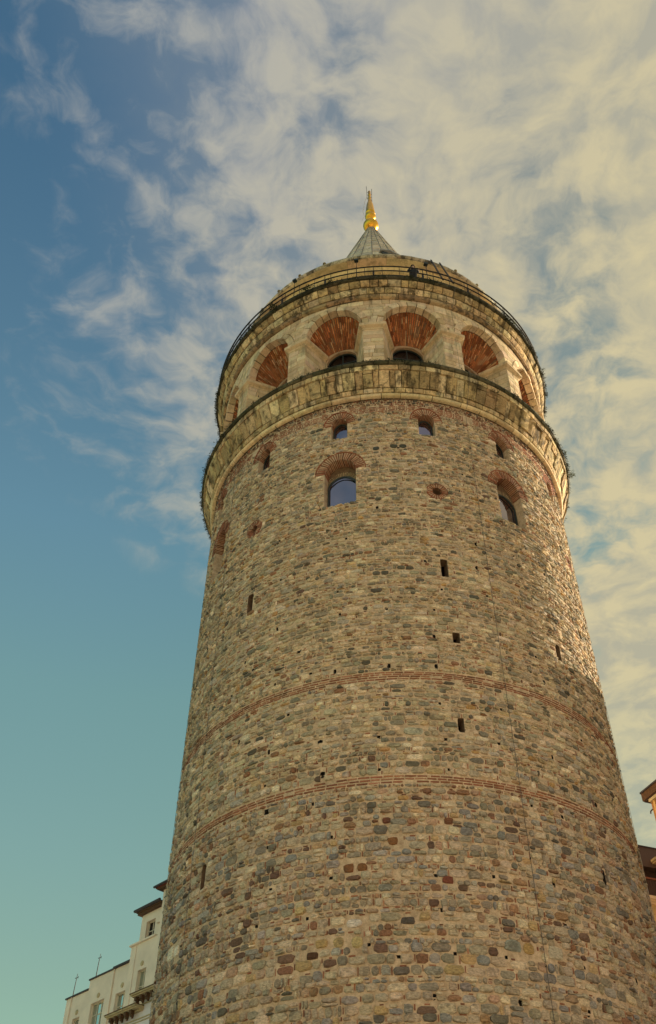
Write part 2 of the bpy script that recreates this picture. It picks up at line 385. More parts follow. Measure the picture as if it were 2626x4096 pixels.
# ---- mortar shell with true holes
def build_shell():
    du = dz = .085; nu = int(2*UMAX/du); z0 = 3.4; nz = int((ZTOP-z0)/dz)
    us = np.linspace(-UMAX, UMAX, nu+1); zs = np.linspace(z0, ZTOP, nz+1)
    Ug, Zg = np.meshgrid(us, zs)
    keep = np.ones((nz, nu), bool)
    cu_, cz_ = (Ug[:-1, :-1]+Ug[1:, 1:])/2, (Zg[:-1, :-1]+Zg[1:, 1:])/2
    for o in OPEN:
        e = du*1.2; W_ = o.hw+e; lo = (o.sill if o.kind != 'round' else o.spring-o.hw)-e; hi = (o.top if o.kind != 'round' else o.spring+o.hw)+e
        ii = np.where((us > o.u-W_) & (us < o.u+W_))[0]; jj = np.where((zs > lo) & (zs < hi))[0]
        if len(ii) == 0 or len(jj) == 0: continue
        for j in jj:
            for i in ii:
                uu, zz_, hit = o.clear(Ug[j, i], Zg[j, i], 0, False)
                if hit and math.hypot(uu-Ug[j, i], zz_-Zg[j, i]) < du*.55:
                    Ug[j, i], Zg[j, i] = uu, zz_
        for j in range(max(0, jj[0]-1), min(nz, jj[-1]+1)):
            for i in range(max(0, ii[0]-1), min(nu, ii[-1]+1)):
                c_u = Ug[j:j+2, i:i+2].mean(); c_z = Zg[j:j+2, i:i+2].mean()
                if o.clear(c_u, c_z, -.002, False)[2]: keep[j, i] = False
    off = rng.normal(0, .006, Ug.shape)
    k = rng.normal(0, 1, (nz//6+3, nu//6+3)); off += .010*np.kron(k, np.ones((6, 6)))[:nz+1, :nu+1]*0
    Vv = cm(Ug, Zg, off).reshape(-1, 3)
    jj, ii = np.where(keep); a = jj*(nu+1)+ii
    F_ = np.stack([a, a+1, a+nu+2, a+nu+1], 1).tolist()
    J = Join(); J.add(Vv, F_)
    # plain back of the shaft, and its foot
    bk = Join(); th0 = 118
    lathe(bk, [(R, z0), (R, ZTOP)], th0, 360-th0, 80); lathe(bk, [(R+.12, -1.6), (R+.02, z0)], -180, 180, 160)
    J.v += bk.v; J.f += [tuple(i+J.n for i in f) for f in bk.f]; J.c += bk.c
    return J.build('mortar_wall', 'mortar', tower, smooth=True)
wall = build_shell()

# ---- opening linings, panes, brick arches
BR = [(.34, .145, .08), (.30, .12, .07), (.26, .105, .06), (.38, .19, .115), (.21, .09, .055)]
def loft(J, A, B, offA, offB, R_=R, col=(.4, .4, .4), closed=True):
    a = np.array(A); b = np.array(B); n = len(a)
    V_ = np.concatenate([cm(a[:, 0], a[:, 1], offA, R_), cm(b[:, 0], b[:, 1], offB, R_)])
    F_ = [(i, (i+1) % n, n+(i+1) % n, n+i) for i in range(n if closed else n-1)]
    J.add(V_, F_, col)
def face_poly(J, A, off, R_=R, col=(.4, .4, .4)):
    a = np.array(A); J.add(cm(a[:, 0], a[:, 1], off, R_), [tuple(range(len(a)))], col)
def flat_poly(A, off, th_c, R_=R):
    """planar polygon tangent at the opening's centre"""
    a = np.array(A); uc = th_c; c = uc/R_; x_ = a[:, 0]-uc; rr = R_+off
    X_ = rr*math.sin(c)+x_*math.cos(c); Y_ = -rr*math.cos(c)+x_*math.sin(c)
    return np.stack([X_, Y_, a[:, 1]], 1)
def lining(parent, o, name='recess', mat='mortar', col=(.33, .26, .17), endcap=None):
    J = Join(); A = o.outline(0); FL = o.outline(.07)
    loft(J, FL, A, -.012, -.004); loft(J, A, o.outline(.012 if o.t else -.012), -.004, -o.depth)
    if endcap: face_poly(J, o.outline(.2), -o.depth)
    return J.build(name, mat, parent)
def voussoirs(parent, o, lst, depth=.5, thick=.044, gap=.040, rad0=0.0):
    """radial bricks round an arch or an oculus"""
    t = o.t
    if o.kind == 'round':
        n = int(2*math.pi*(o.hw+t*.5)/(thick+gap)); angs = [2*math.pi*k/n for k in range(n)]; full = 2*math.pi; ra = rb = o.hw
    else:
        L_ = math.pi*(o.hw+t*.5); n = int(L_/(thick+gap)); angs = [math.pi*(k+.5)/n for k in range(n)]; full = math.pi; ra, rb = o.hw, o.rise
    for a in angs:
        da = full/n*.29*random.uniform(.85, 1.1); i0 = 1+random.uniform(-.03, .0); tt = t*random.uniform(.86, 1.0)
        V_ = []
        for off in (random.uniform(.012, .035), -depth):
            for (rr, s) in ((0, -1), (0, 1), (tt, 1), (tt, -1)):
                w = a+s*da*(1.0 if rr == 0 else .82)
                V_.append(cm(o.u+(ra+rr)*math.cos(w)*(i0 if rr == 0 else 1), o.spring+(rb+rr)*math.sin(w)*(i0 if rr == 0 else 1), off))
        V_ = np.array(V_).reshape(-1, 3)
        lst.append((V_, [(0, 3, 2, 1), (0, 1, 5, 4), (1, 2, 6, 5), (2, 3, 7, 6), (3, 0, 4, 7)], jit(random.choice(BR), .2)))
def arc_strip(parent, o, ra, rb, tk, off0, off1, col, name, mat, n=26):
    J = Join(); a1 = [(o.u+ra*math.cos(math.pi*k/n), o.spring+rb*math.sin(math.pi*k/n)) for k in range(n+1)]
    a2 = [(o.u+(ra+tk)*math.cos(math.pi*k/n), o.spring+(rb+tk)*math.sin(math.pi*k/n)) for k in range(n+1)]
    loft(J, a1, a2, off1, off1, col=col, closed=False); loft(J, a2, a1, off0, off0, col=col, closed=False)
    loft(J, a2, a2, off1, off0, col=col, closed=False); loft(J, a1, a1, off0, off1, col=col, closed=False)
    return J.build(name, mat, parent)
def joinbars(o, off, th, tk, inner, parent, mat):
    """arched window frame: outline ring, flat, tk wide, th deep"""
    A = inner; B = []
    c = np.array(A).mean(0)
    B = [(c[0]+(p[0]-c[0])*(1-tk/max(.05, abs(p[0]-c[0])) if abs(p[0]-c[0]) > tk else 1), c[1]+(p[1]-c[1])*(1-tk/max(.05, abs(p[1]-c[1])) if abs(p[1]-c[1]) > tk else 1)) for p in A]
    J = Join()
    a = flat_poly(A, off+th, o.u); b = flat_poly(B, off+th, o.u); b2 = flat_poly(B, off, o.u); n = len(A)
    J.add(np.concatenate([a, b, b2]), [(i, (i+1) % n, n+(i+1) % n, n+i) for i in range(n)]+[(n+i, n+(i+1) % n, 2*n+(i+1) % n, 2*n+i) for i in range(n)])
    return J.build('window_frame', mat, parent)
arch_bricks_all = []
for o in small:
    w = lining(tower, o, 'arched_window', 'mortar')
    inn = Opening('arch', o.u/R/DEG, o.sill, 30.62, .305, .50)
    J = Join(); oo = o.outline(.03); ii_ = inn.outline(0)
    loft(J, oo, ii_, -o.depth+.02, -o.depth+.02); J.build('inner_surround', 'shade_brick', w)
    joinbars(inn, -o.depth+.03, .05, .035, inn.outline(0), w, 'frame_dark')
    V_ = flat_poly(inn.outline(.05), -o.depth-.0, inn.u); mk('pane', V_, [tuple(range(len(V_)))], 'pane', w)
    J = Join(); c = o.u/R; e1 = np.array([math.cos(c), math.sin(c), 0]); nn = np.array([math.sin(c), -math.cos(c), 0]); b0 = cm(o.u, o.sill+.035, -.18)
    box(J, b0-e1*.05, e1*.30, nn*.07, (0, 0, .05)); J.build('strip_lamp', 'pvc', w)
    lst = []; voussoirs(w, o, lst)
    for p in lst: arch_bricks_all.append((p, w))
    arc_strip(w, o, o.hw+o.t, o.rise+o.t, .045, .03, -.05, (.27, .09, .05), 'brick_hood', 'brick')
for o in mid:
    w = lining(tower, o, 'arched_window', 'mortar')
    inn = Opening('arch', o.u/R/DEG, o.sill, 27.40, .60, .62)
    J = Join(); loft(J, o.outline(.03), inn.outline(0), -o.depth+.02, -o.depth+.02); J.build('inner_surround', 'shade_brick', w)
    lst = []; voussoirs(w, o, lst, .42, .048, .042)
    ring2 = Opening('arch', o.u/R/DEG, o.sill, 27.47, .61, .60, .22)
    l2 = []
    voussoirs(w, ring2, l2, .1, .05, .02)
    for V2, F2, c2 in l2:
        rr = np.hypot(V2[:, 0], V2[:, 1]); V2[:, :2] *= ((rr-o.depth+.04)/rr)[:, None]
        lst.append((V2, F2, jit((.34, .25, .15), .2)))
    for p in lst: arch_bricks_all.append((p, w))
    arc_strip(w, o, o.hw+o.t, o.rise+o.t, .05, .03, -.05, (.29, .11, .06), 'brick_hood', 'brick')
    joinbars(inn, -o.depth+.03, .06, .055, inn.outline(0), w, 'frame_dark')
    V_ = flat_poly(inn.outline(.05), -o.depth, inn.u); mk('pane', V_, [tuple(range(len(V_)))], 'pane', w)
for o in ocu:
    w = lining(tower, o, 'round_window', 'shade_brick', (.2, .1, .06))
    V_ = flat_poly(o.outline(.05), -o.depth+.03, o.u); mk('pane', V_, [tuple(range(len(V_)))], 'slitpane', w)
    lst = []; voussoirs(w, o, lst, .10, .040, .040)
    for p in lst: arch_bricks_all.append((p, w))
    J = Join(); n = 28
    a1 = [(o.u+(o.hw+o.t)*math.cos(2*math.pi*k/n), o.spring+(o.hw+o.t)*math.sin(2*math.pi*k/n)) for k in range(n)]
    a2 = [(o.u+(o.hw+o.t+.04)*math.cos(2*math.pi*k/n), o.spring+(o.hw+o.t+.04)*math.sin(2*math.pi*k/n)) for k in range(n)]
    loft(J, a2, a1, .025, .025, col=(.27, .09, .05)); loft(J, a2, a2, -.05, .025, col=(.27, .09, .05)); J.build('brick_ring', 'brick', w)
for i, o in enumerate(slits):
    w = lining(tower, o, 'slit_window', 'shade_brick')
    V_ = flat_poly(o.outline(.06), -o.depth+.02, o.u)
    mk('pane', V_, [tuple(range(len(V_)))], 'void' if i in (1, 3, 5) else 'slitpane', w)
for o in putlogs:
    lining(tower, o, 'putlog_hole', 'void', endcap=True)
# the arch bricks: individual for the windows that show largest
byw = {}
for p, w in arch_bricks_all: byw.setdefault(w.name, []).append(p)
for k_, ps in byw.items():
    w = bpy.data.objects[k_]
    tot = sum(screen_area(p[0]+TC)*(facing(p[0]+TC) > .15) for p in ps)
    if tot > 2500:
        for p in ps: mk('brick', p[0], p[1], 'brick', w, p[2])
    else:
        J = Join(); [J.add(*p) for p in ps]; J.build('brick_arch', 'brick', w, kind='stuff')

# ---- rubble stones
PAL_HI = [((.60, .50, .33), 5), ((.52, .43, .28), 6), ((.42, .365, .25), 6), ((.33, .30, .21), 4), ((.235, .225, .165), 2.2), ((.13, .125, .095), 1.0), ((.52, .39, .22), 1.8), ((.68, .59, .42), 2.6), ((.43, .385, .30), 3), ((.30, .17, .095), .6), ((.44, .28, .12), .5)]
PAL_LO = [((.54, .455, .32), 5), ((.47, .395, .28), 6), ((.40, .35, .25), 6), ((.31, .28, .21), 3.6), ((.36, .34, .29), 3.4), ((.17, .16, .13), 1.1), ((.27, .15, .09), .8), ((.34, .215, .12), .7), ((.48, .35, .18), 1.2), ((.60, .51, .35), 2.0), ((.17, .11, .08), 1.0), ((.43, .30, .20), 1.3), ((.255, .255, .235), 1.8)]
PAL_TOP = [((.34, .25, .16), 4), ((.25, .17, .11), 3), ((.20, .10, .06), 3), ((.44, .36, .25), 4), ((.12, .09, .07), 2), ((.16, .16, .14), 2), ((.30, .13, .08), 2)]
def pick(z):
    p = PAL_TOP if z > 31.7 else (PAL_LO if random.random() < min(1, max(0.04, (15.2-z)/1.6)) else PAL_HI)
    c = random.choices([q[0] for q in p], [q[1] for q in p])[0]; return jit((min(.8, c[0]*1.04), c[1]*1.0, c[2]*1.04), .19)
def outline_pts(u0, u1, z0, z1, n=10, rnd=.5, ja=.10, shape=None):
    """rough stone outline between rectangle and ellipse"""
    cu0, cz0 = (u0+u1)/2, (z0+z1)/2; a, b = (u1-u0)/2, (z1-z0)/2; pts = []
    e = random.uniform(2.6, 9.0)
    ph = random.uniform(-.2, .2)
    tl = random.uniform(-.14, .14); sk = random.uniform(-.12, .12)
    for k in range(n):
        w = 2*math.pi*(k+.5)/n+ph
        c, s = math.cos(w), math.sin(w)
        q = (abs(c)**e+abs(s)**e)**(-1/e)
        x_ = c*q*a*(1.02+random.uniform(-ja, ja)); y_ = s*q*b*(1.03+random.uniform(-ja, ja))
        x_ *= (1+tl*y_/b); y_ *= (1+sk*x_/a)
        x_ = max(-a*1.04, min(a*1.04, x_)); y_ = max(-b*1.05, min(b*1.05, y_))
        pts.append((cu0+x_, cz0+y_))
    return pts
def stone_piece(pts, h, R_=R, col=None, base=-.014, rough=1.0):
    p = np.array(pts); n = len(p); c = p.mean(0)
    ext = np.ptp(p, axis=0).min()
    tu, tz = random.uniform(-.5, .5)*h*rough, random.uniform(-.5, .5)*h*rough
    def off(q, base_h): return base_h+((q[:, 0]-c[0])*tu+(q[:, 1]-c[1])*tz)/max(ext, .05)*1.0
    r1 = c+(p-c)*(1-min(.2, .006/ext*2)); r2 = c+(p-c)*random.uniform(.60, .80)
    o1 = np.maximum(off(r1, h*.55)+rng.uniform(-.15, .12, n)*h, .004); o2 = off(r2, h*1.0)+rng.uniform(-.25, .25, n)*h
    V_ = np.concatenate([cm(p[:, 0], p[:, 1], base, R_), cm(r1[:, 0], r1[:, 1], o1, R_), cm(r2[:, 0], r2[:, 1], o2, R_), cm(np.array([c[0]]), np.array([c[1]]), np.array([h*random.uniform(.85, 1.15)]), R_)])
    F_ = [(i, (i+1) % n, n+(i+1) % n, n+i) for i in range(n)]+[(n+i, n+(i+1) % n, 2*n+(i+1) % n, 2*n+i) for i in range(n)]+[(2*n+i, 2*n+(i+1) % n, 3*n) for i in range(n)]
    return (V_, F_, col)
def clip_piece(pts, opens, m=.004):
    c = np.array(pts).mean(0)
    for o in opens:
        if o.clear(c[0], c[1], m)[2]: return None
        if o.kind == 'rect':
            a = np.array(pts); h_ = o.hw+m
            if a[:, 0].min() < o.u+h_ and a[:, 0].max() > o.u-h_ and a[:, 1].min() < o.spring and a[:, 1].max() > o.sill:
                if abs(c[0]-o.u) >= h_: pts = [(min(p[0], o.u-h_) if c[0] < o.u else max(p[0], o.u+h_), p[1]) for p in pts]
                else: pts = [(p[0], max(p[1], o.spring+m) if c[1] > o.spring else min(p[1], o.sill-m)) for p in pts]
                if np.ptp(np.array(pts), axis=0).min() < .03: return None
                continue
        q = [o.clear(p[0], p[1], m) for p in pts]
        if sum(1 for t in q if t[2]) > len(pts)*.5: return None
        pts = [(t[0], t[1]) for t in q]
    if np.ptp(np.array(pts), axis=0).min() < .02: return None
    return pts
stones = []; chips = []
SPECIAL = [(-59.7, 11.0, .23, .19, (.78, .70, .56)), (-56.2, 10.94, .17, .15, (.78, .70, .56)), (-9.2, 10.24, .21, .11, (.64, .59, .50)), (-12.2, 9.78, .14, .13, (.50, .37, .18)), (-8.7, 9.74, .15, .14, (.50, .38, .20)), (-15.5, 9.80, .17, .11, (.47, .35, .16)),
           (-17.2, 9.52, .16, .09, (.10, .055, .035)), (20.0, 9.72, .24, .15, (.32, .31, .28)), (23.1, 9.70, .15, .14, (.42, .29, .12)), (28.8, 9.70, .22, .17, (.52, .45, .32)), (8.7, 11.34, .15, .10, (.20, .07, .045)), (0.7, 10.24, .19, .09, (.11, .09, .08)), (-1.4, 12.45, .14, .11, (.24, .11, .05)), (-2.5, 13.07, .12, .09, (.20, .08, .05)), (9.8, 13.05, .13, .10, (.19, .09, .05)), (-10.2, 11.75, .14, .12, (.24, .11, .05)), (-7.5, 11.75, .14, .11, (.24, .11, .05)), (4.0, 15.95, .30, .12, (.47, .43, .33)), (27.0, 17.6, .22, .12, (.50, .44, .30)), (-14.0, 16.9, .22, .10, (.52, .45, .32)),
           (-15.5, 16.5, .2, .1, (.5, .43, .3)), (7.0, 26.9, .16, .07, (.56, .48, .34)), (-.5, 26.9, .30, .07, (.56, .48, .34)), (4.0, 27.9, .30, .07, (.55, .46, .32)), (3.5, 29.1, .15, .10, (.07, .075, .06)), (6.0, 29.1, .15, .10, (.07, .075, .06)), (-1.5, 29.0, .13, .09, (.08, .09, .08)), (17.5, 23.2, .28, .10, (.55, .47, .33)), (20.5, 23.05, .22, .10, (.50, .43, .30))]
SP = [Opening('round', t, 0, z_, max(a, .01)) for t, z_, a, b, c in SPECIAL]
for (t, z_, a, b, c), o in zip(SPECIAL, SP):
    pts = outline_pts(o.u-a, o.u+a, z_-b, z_+b, 12, 1.0, .03); stones.append(stone_piece(pts, .045, R, jit(c, .03)))
def sp_hit(u, z):
    for (t, z_, a, b, c), o in zip(SPECIAL, SP):
        if abs(u-o.u) < a+.09 and abs(z-z_) < b+.06: return True
    return False
def lay(z0, z1):
    z_ = z0
    while z_ < z1-.03:
        zc = z_
        if zc > 31.7: h = random.uniform(.07, .13)
        elif zc > 24: h = random.uniform(.095, .185)
        elif zc > 15: h = random.uniform(.105, .205)
        else: h = random.uniform(.15, .275)
        if z_+h > z1-.06: h = z1-z_
        ph = [random.uniform(0, 6.28) for _ in range(3)]; am = [.022, .014, .009]; fr = [.35, .9, 2.1]
        wav = lambda u: sum(a*math.sin(f*u+p) for a, f, p in zip(am, fr, ph)) if z0+.2 < z_ < z1-.2 else 0
        u = -UMAX+random.uniform(0, .2)
        while u < UMAX:
            wd = h*random.choice((.8, 1.0, 1.2, 1.4, 1.6, 2.0) if zc < 15 else (.9, 1.2, 1.5, 1.7, 1.9, 2.2, 2.6))*random.uniform(.85, 1.15)
            wd = max(.09, min(wd, .52)); uc = u+wd/2; dz = wav(uc)
            gp = random.uniform(.006, .020); zb = z_+dz+gp*.5; zt = z_+h+dz-gp*.5
            r = random.random(); cells = []
            if r < .11 and h > .12:            # a split cell: two thin stones
                s = random.uniform(.4, .6)*(zt-zb); cells = [(u, u+wd, zb, zb+s-.008), (u, u+wd*random.uniform(.6, 1), zb+s+.008, zt)]
            elif r < .30 and h > .10:          # a lower stone with a brick sliver on top
                s = random.uniform(.035, .05); cells = [(u, u+wd, zb, zt-s-.012)]
                a0 = u+random.uniform(0, wd*.5); chips.append((a0, min(u+wd, a0+random.uniform(.06, .20)), zt-s, zt-.004))
            elif r < .40:                      # small stones
                s = wd*random.uniform(.4, .6); cells = [(u, u+s-.01, zb, zt), (u+s+.01, u+wd, zb, zt)]
            else: cells = [(u, u+wd, zb+random.uniform(0, .012), zt-random.uniform(0, .012))]
            for (a, b, c, d) in cells:
                if b-a < .035 or d-c < .025: continue
                if sp_hit((a+b)/2, (c+d)/2): continue
                stn = outline_pts(a, b, c, d, 10 if b-a > .2 else 8)
                op = near_open(a, b, c, d)
                if op: stn = clip_piece(stn, op)
                if stn is None: continue
                stones.append(stone_piece(stn, random.uniform(.018, .060)*(1.25 if zc < 15 else 1), R, pick(zc)))
            u += wd+gp+random.uniform(0, .006)
            if random.random() < (.20 if zc < 15 else .11):   # upright brick sliver in the joint
                tk = random.uniform(.028, .042); hh = (zt-zb)*random.uniform(.45, .9); b0 = zb+random.uniform(0, zt-zb-hh)
                chips.append((u, u+tk, b0, b0+hh)); u += tk+random.uniform(.010, .02)
        z_ += h
cuts = [3.4]+[v for b in BANDS for v in b]+[ZTOP-.02]
for a, b in zip(cuts[0::2], cuts[1::2]): lay(a, b)
emit_pieces(stones, 'stone', 'stone', wall, 'rubble_stonework')
# ---- bricks: slivers and bands
def brick_piece(u0, u1, z0, z1, h=.02, R_=R, col=None, ja=.003, base=-.03):
    m_ = max(1, int((u1-u0)/.3)); j = lambda: random.uniform(-ja, ja)
    p = [(u0+j(), z0+j()), (u1+j(), z0+j()), (u1+j(), z1+j()), (u0+j(), z1+j())]
    a = np.array(p); c = a.mean(0); b = c+(a-c)*np.array([1-.008/(u1-u0), 1-.006/(z1-z0)])
    V_ = np.concatenate([cm(a[:, 0], a[:, 1], base, R_), cm(b[:, 0], b[:, 1], np.full(4, h)+rng.uniform(-.003, .003, 4), R_)])
    return (V_, [(4, 5, 6, 7), (0, 1, 5, 4), (1, 2, 6, 5), (2, 3, 7, 6), (3, 0, 4, 7)], col or jit(random.choice(BR), .2))
bricks = []
def addb(u0, u1, z0, z1, h=.014):
    pts = [(u0, z0), (u1, z0), (u1, z1), (u0, z1)]
    for o in near_open(u0, u1, z0, z1):
        if o.kind == 'rect' and u0 < o.u+o.hw and u1 > o.u-o.hw and z0 < o.spring and z1 > o.sill: return
        if o.clear((u0+u1)/2, (z0+z1)/2, .0)[2] or sum(o.clear(*p)[2] for p in pts) > 1: return
    bricks.append(brick_piece(u0, u1, z0, z1, h))
for c in chips:
    if not sp_hit((c[0]+c[1])/2, (c[2]+c[3])/2): addb(*c, h=random.uniform(.006, .022))
for (zb, nrow, pitch, th_) in ((17.865, 4, .080, .046), (14.235, 3, .088, .052)):
    for r in range(nrow):
        u = -UMAX+random.uniform(0, .3)
        while u < UMAX:
            L_ = random.uniform(.24, .36); wv_ = .010*math.sin(u*.8+r)
            if random.random() > .04: addb(u, u+L_, zb+r*pitch+wv_, zb+r*pitch+th_+wv_, random.uniform(.008, .02))
            u += L_+random.uniform(.02, .04)
u = -22*DEG*R
while u < -7*DEG*R:
    L_ = random.uniform(.2, .34)
    if random.random() > .25: addb(u, u+L_, 23.335+.012*math.sin(u), 23.37+.012*math.sin(u))
    u += L_+.03
# key-pattern ornament under the corbels
u = -UMAX
while u < UMAX:
    if random.random() < .05: u += .42; continue
    z_ = 31.30+.012*math.sin(u*.9); t_ = .050; p_ = .090
    addb(u, u+.24, z_, z_+t_); addb(u+.27, u+.385, z_+.0, z_+t_)
    addb(u+.05, u+.30, z_+p_, z_+p_+t_); addb(u+.345, u+.385, z_+p_*.9, z_+2*p_+t_)
    addb(u, u+.15, z_+2*p_, z_+2*p_+t_); addb(u+.18, u+.31, z_+2*p_, z_+2*p_+t_)
    addb(u+.03, u+.33, z_+3*p_, z_+3*p_+t_); addb(u+.36, u+.40, z_+3*p_, z_+3*p_+t_)
    if random.random() < .6: addb(u+random.uniform(0, .1), u+random.uniform(.2, .38), z_+4*p_, z_+4*p_+t_)
    u += .41
emit_pieces(bricks, 'brick', 'brick', wall, 'brick_courses')

# ---- ring cornices: blocks laid round a profile
def ring_block(th0, th1, prof, proud=0.0, depth=.12, chamf=.016, nz=3, col=(.4, .4, .4), rough=.008):
    """prof: polyline (r,z); block fills it between two angles (degrees)"""
    pr = np.array(prof, float); seg = np.hypot(*np.diff(pr, axis=0).T); s = np.concatenate([[0], np.cumsum(seg)]); L_ = s[-1]
    t = (pr[-1]-pr[0]); nrm = np.array([t[1], -t[0]]); nrm /= np.linalg.norm(nrm)
    rm = pr[:, 0].mean(); da = chamf/rm/DEG
    nt_ = 3; ths = np.linspace(th0+da, th1-da, nt_); ss = np.linspace(chamf, L_-chamf, nz)
    def pt(th, q, off):
        rr = np.interp(q, s, pr[:, 0])+nrm[0]*off; zz_ = np.interp(q, s, pr[:, 1])+nrm[1]*off; a = th*DEG
        return (rr*math.sin(a), -rr*math.cos(a), zz_)
    V_ = []; bulge = random.uniform(0, .012)
    for j, q in enumerate(ss):
        for i, th in enumerate(ths):
            mid_ = (i == 1)+(0 < j < nz-1)
            V_.append(pt(th+random.uniform(-.3, .3)*da, q, proud+random.uniform(-rough, rough)+bulge*mid_))
    F_ = [(j*nt_+i, j*nt_+i+1, (j+1)*nt_+i+1, (j+1)*nt_+i) for j in range(nz-1) for i in range(nt_-1)]
    loop = [0*nt_+i for i in range(nt_)]+[j*nt_+nt_-1 for j in range(1, nz)]+[(nz-1)*nt_+i for i in range(nt_-2, -1, -1)]+[j*nt_ for j in range(nz-2, 0, -1)]
    base_ = len(V_)
    for k in loop:
        j, i = divmod(k, nt_)
        V_.append(pt(th0 if i == 0 else th1 if i == nt_-1 else ths[i], 0 if j == 0 else L_ if j == nz-1 else ss[j], proud*.4-depth))
    m = len(loop)
    F_ += [(base_+k, base_+(k+1) % m, loop[(k+1) % m], loop[k]) for k in range(m)]
    return (np.array(V_), F_, col)
def ring_course(prof, wmin, wmax, cols, proud=(0, .01), depth=.12, rough=.008, thr=(-125, 125), nz=3, chamf=.017, split=0):
    out = []; rm = np.mean([p[0] for p in prof]); th = thr[0]
    while th < thr[1]:
        w = random.uniform(wmin, wmax)/rm/DEG; pd = random.uniform(*proud); c = jit(random.choice(cols), .2)
        if split and random.random() < split:
            pr = np.array(prof); md = pr[0]+(pr[-1]-pr[0])*random.uniform(.65, .85)
            out.append(ring_block(th, th+w, [tuple(pr[0]), tuple(md)], pd, depth, chamf, nz, c, rough)); out.append(ring_block(th, th+w, [tuple(md), tuple(pr[-1])], random.uniform(*proud), depth, chamf, nz, jit(c), rough))
        else: out.append(ring_block(th, th+w, prof, pd, depth, chamf, nz, c, rough))
        th += w
    return out
CC = [(.62, .47, .25), (.55, .41, .22), (.68, .53, .31), (.50, .37, .20), (.60, .48, .30)]
CD = [(.56, .41, .21), (.46, .33, .17), (.62, .47, .26), (.36, .255, .13), (.66, .52, .31)]
lc = Join()
lathe(lc, [(8.10, 32.08), (8.36, 32.10), (8.36, 32.32), (8.40, 32.50), (8.72, 33.35), (8.80, 33.62), (8.85, 33.70), (8.0, 33.74)], col=(.12, .09, .06))
lower = lc.build('lower_cornice', 'corbel', tower, True)
pcs = []
pcs += ring_course([(8.26, 32.085), (8.385, 32.10), (8.43, 32.15), (8.44, 32.22), (8.40, 32.285), (8.36, 32.30)], .75, 1.35, [(.76, .59, .36), (.70, .53, .31)], (0, .006), .14, .004, nz=6)
emit_pieces(pcs, 'moulding_stone', 'ashlar', lower, 'moulding_stones')
pcs = ring_course([(8.43, 32.30), (8.50, 32.52)], .28, .62, CC, (-.005, .02))
pcs += ring_course([(8.52, 32.53), (8.60, 32.80), (8.72, 33.08), (8.83, 33.33)], .22, .60, CD, (-.04, .055), .22, .022, nz=5, split=.12)
pcs += ring_course([(8.86, 33.345), (8.90, 33.61)], .35, .85, CC, (-.01, .02), .16)
emit_pieces(pcs, 'corbel_block', 'corbel', lower, 'corbel_blocks')
pcs = ring_course([(8.84, 33.60), (9.00, 33.62), (9.03, 33.72), (9.01, 33.80)], .45, .9, [(.09, .085, .05), (.12, .105, .065), (.07, .07, .04)], (-.015, .012), .2, .006, nz=4)
emit_pieces(pcs, 'rim_slab', 'slab', lower, 'rim_slabs')
J = Join(); lathe(J, [(8.98, 33.775), (5.5, 33.775)], col=(.2, .17, .12)); J.build('gallery_floor', 'slab', tower)

uc_ = Join()
lathe(uc_, [(8.20, 39.55), (8.36, 39.57), (8.38, 39.9), (8.46, 40.0), (8.70, 40.5), (8.80, 40.62), (8.85, 40.70), (6.9, 40.72)], col=(.10, .075, .05))
upper = uc_.build('upper_cornice', 'corbel', tower, True)
pcs = ring_course([(8.26, 39.56), (8.40, 39.575), (8.47, 39.64), (8.49, 39.76), (8.45, 39.86), (8.40, 39.90)], .9, 1.6, [(.40, .27, .15), (.31, .20, .11), (.46, .33, .19)], (-.004, .008), .14, .005, nz=6)
emit_pieces(pcs, 'moulding_stone', 'moulding', upper, 'moulding_stones')
pcs = ring_course([(8.44, 39.90), (8.52, 40.02), (8.58, 40.22)], .32, .62, CC, (-.01, .03), .18, .012, nz=4, chamf=.015)
pcs += ring_course([(8.60, 40.23), (8.70, 40.34), (8.80, 40.56)], .35, .70, CD, (-.02, .04), .2, .014, nz=4, chamf=.022)
emit_pieces(pcs, 'corbel_block', 'corbel', upper, 'corbel_blocks')
pcs = ring_course([(8.78, 40.56), (8.90, 40.58), (8.93, 40.66), (8.91, 40.74)], .5, 1.0, [(.07, .065, .04), (.09, .08, .05), (.05, .05, .03)], (-.01, .01), .2, .005, nz=4)
emit_pieces(pcs, 'rim_slab', 'slab', upper, 'rim_slabs')

# ---- arcade: fourteen deep bays with brick vaults
RA = 8.30; SPR = 37.62; AW = 1.39; VO = .30; RI = 6.97; RV = 7.94
BAYS = [(-0.9+25.714*(k+.5)) for k in range(-5, 5)]
AC = [(.74, .58, .38), (.66, .50, .32), (.78, .62, .43), (.60, .45, .28), (.70, .55, .38)]
class Bay(Opening):
    def __init__(s, th, e=0):
        s.kind = 'arch'; s.u = th*DEG*RA; s.sill = 33.0; s.spring = SPR; s.hw = AW; s.rise = AW+.12; s.t = VO; s.depth = 1; s.top = SPR+s.rise
bays = [Bay(t) for t in BAYS]
arcade = Join()
n = 24
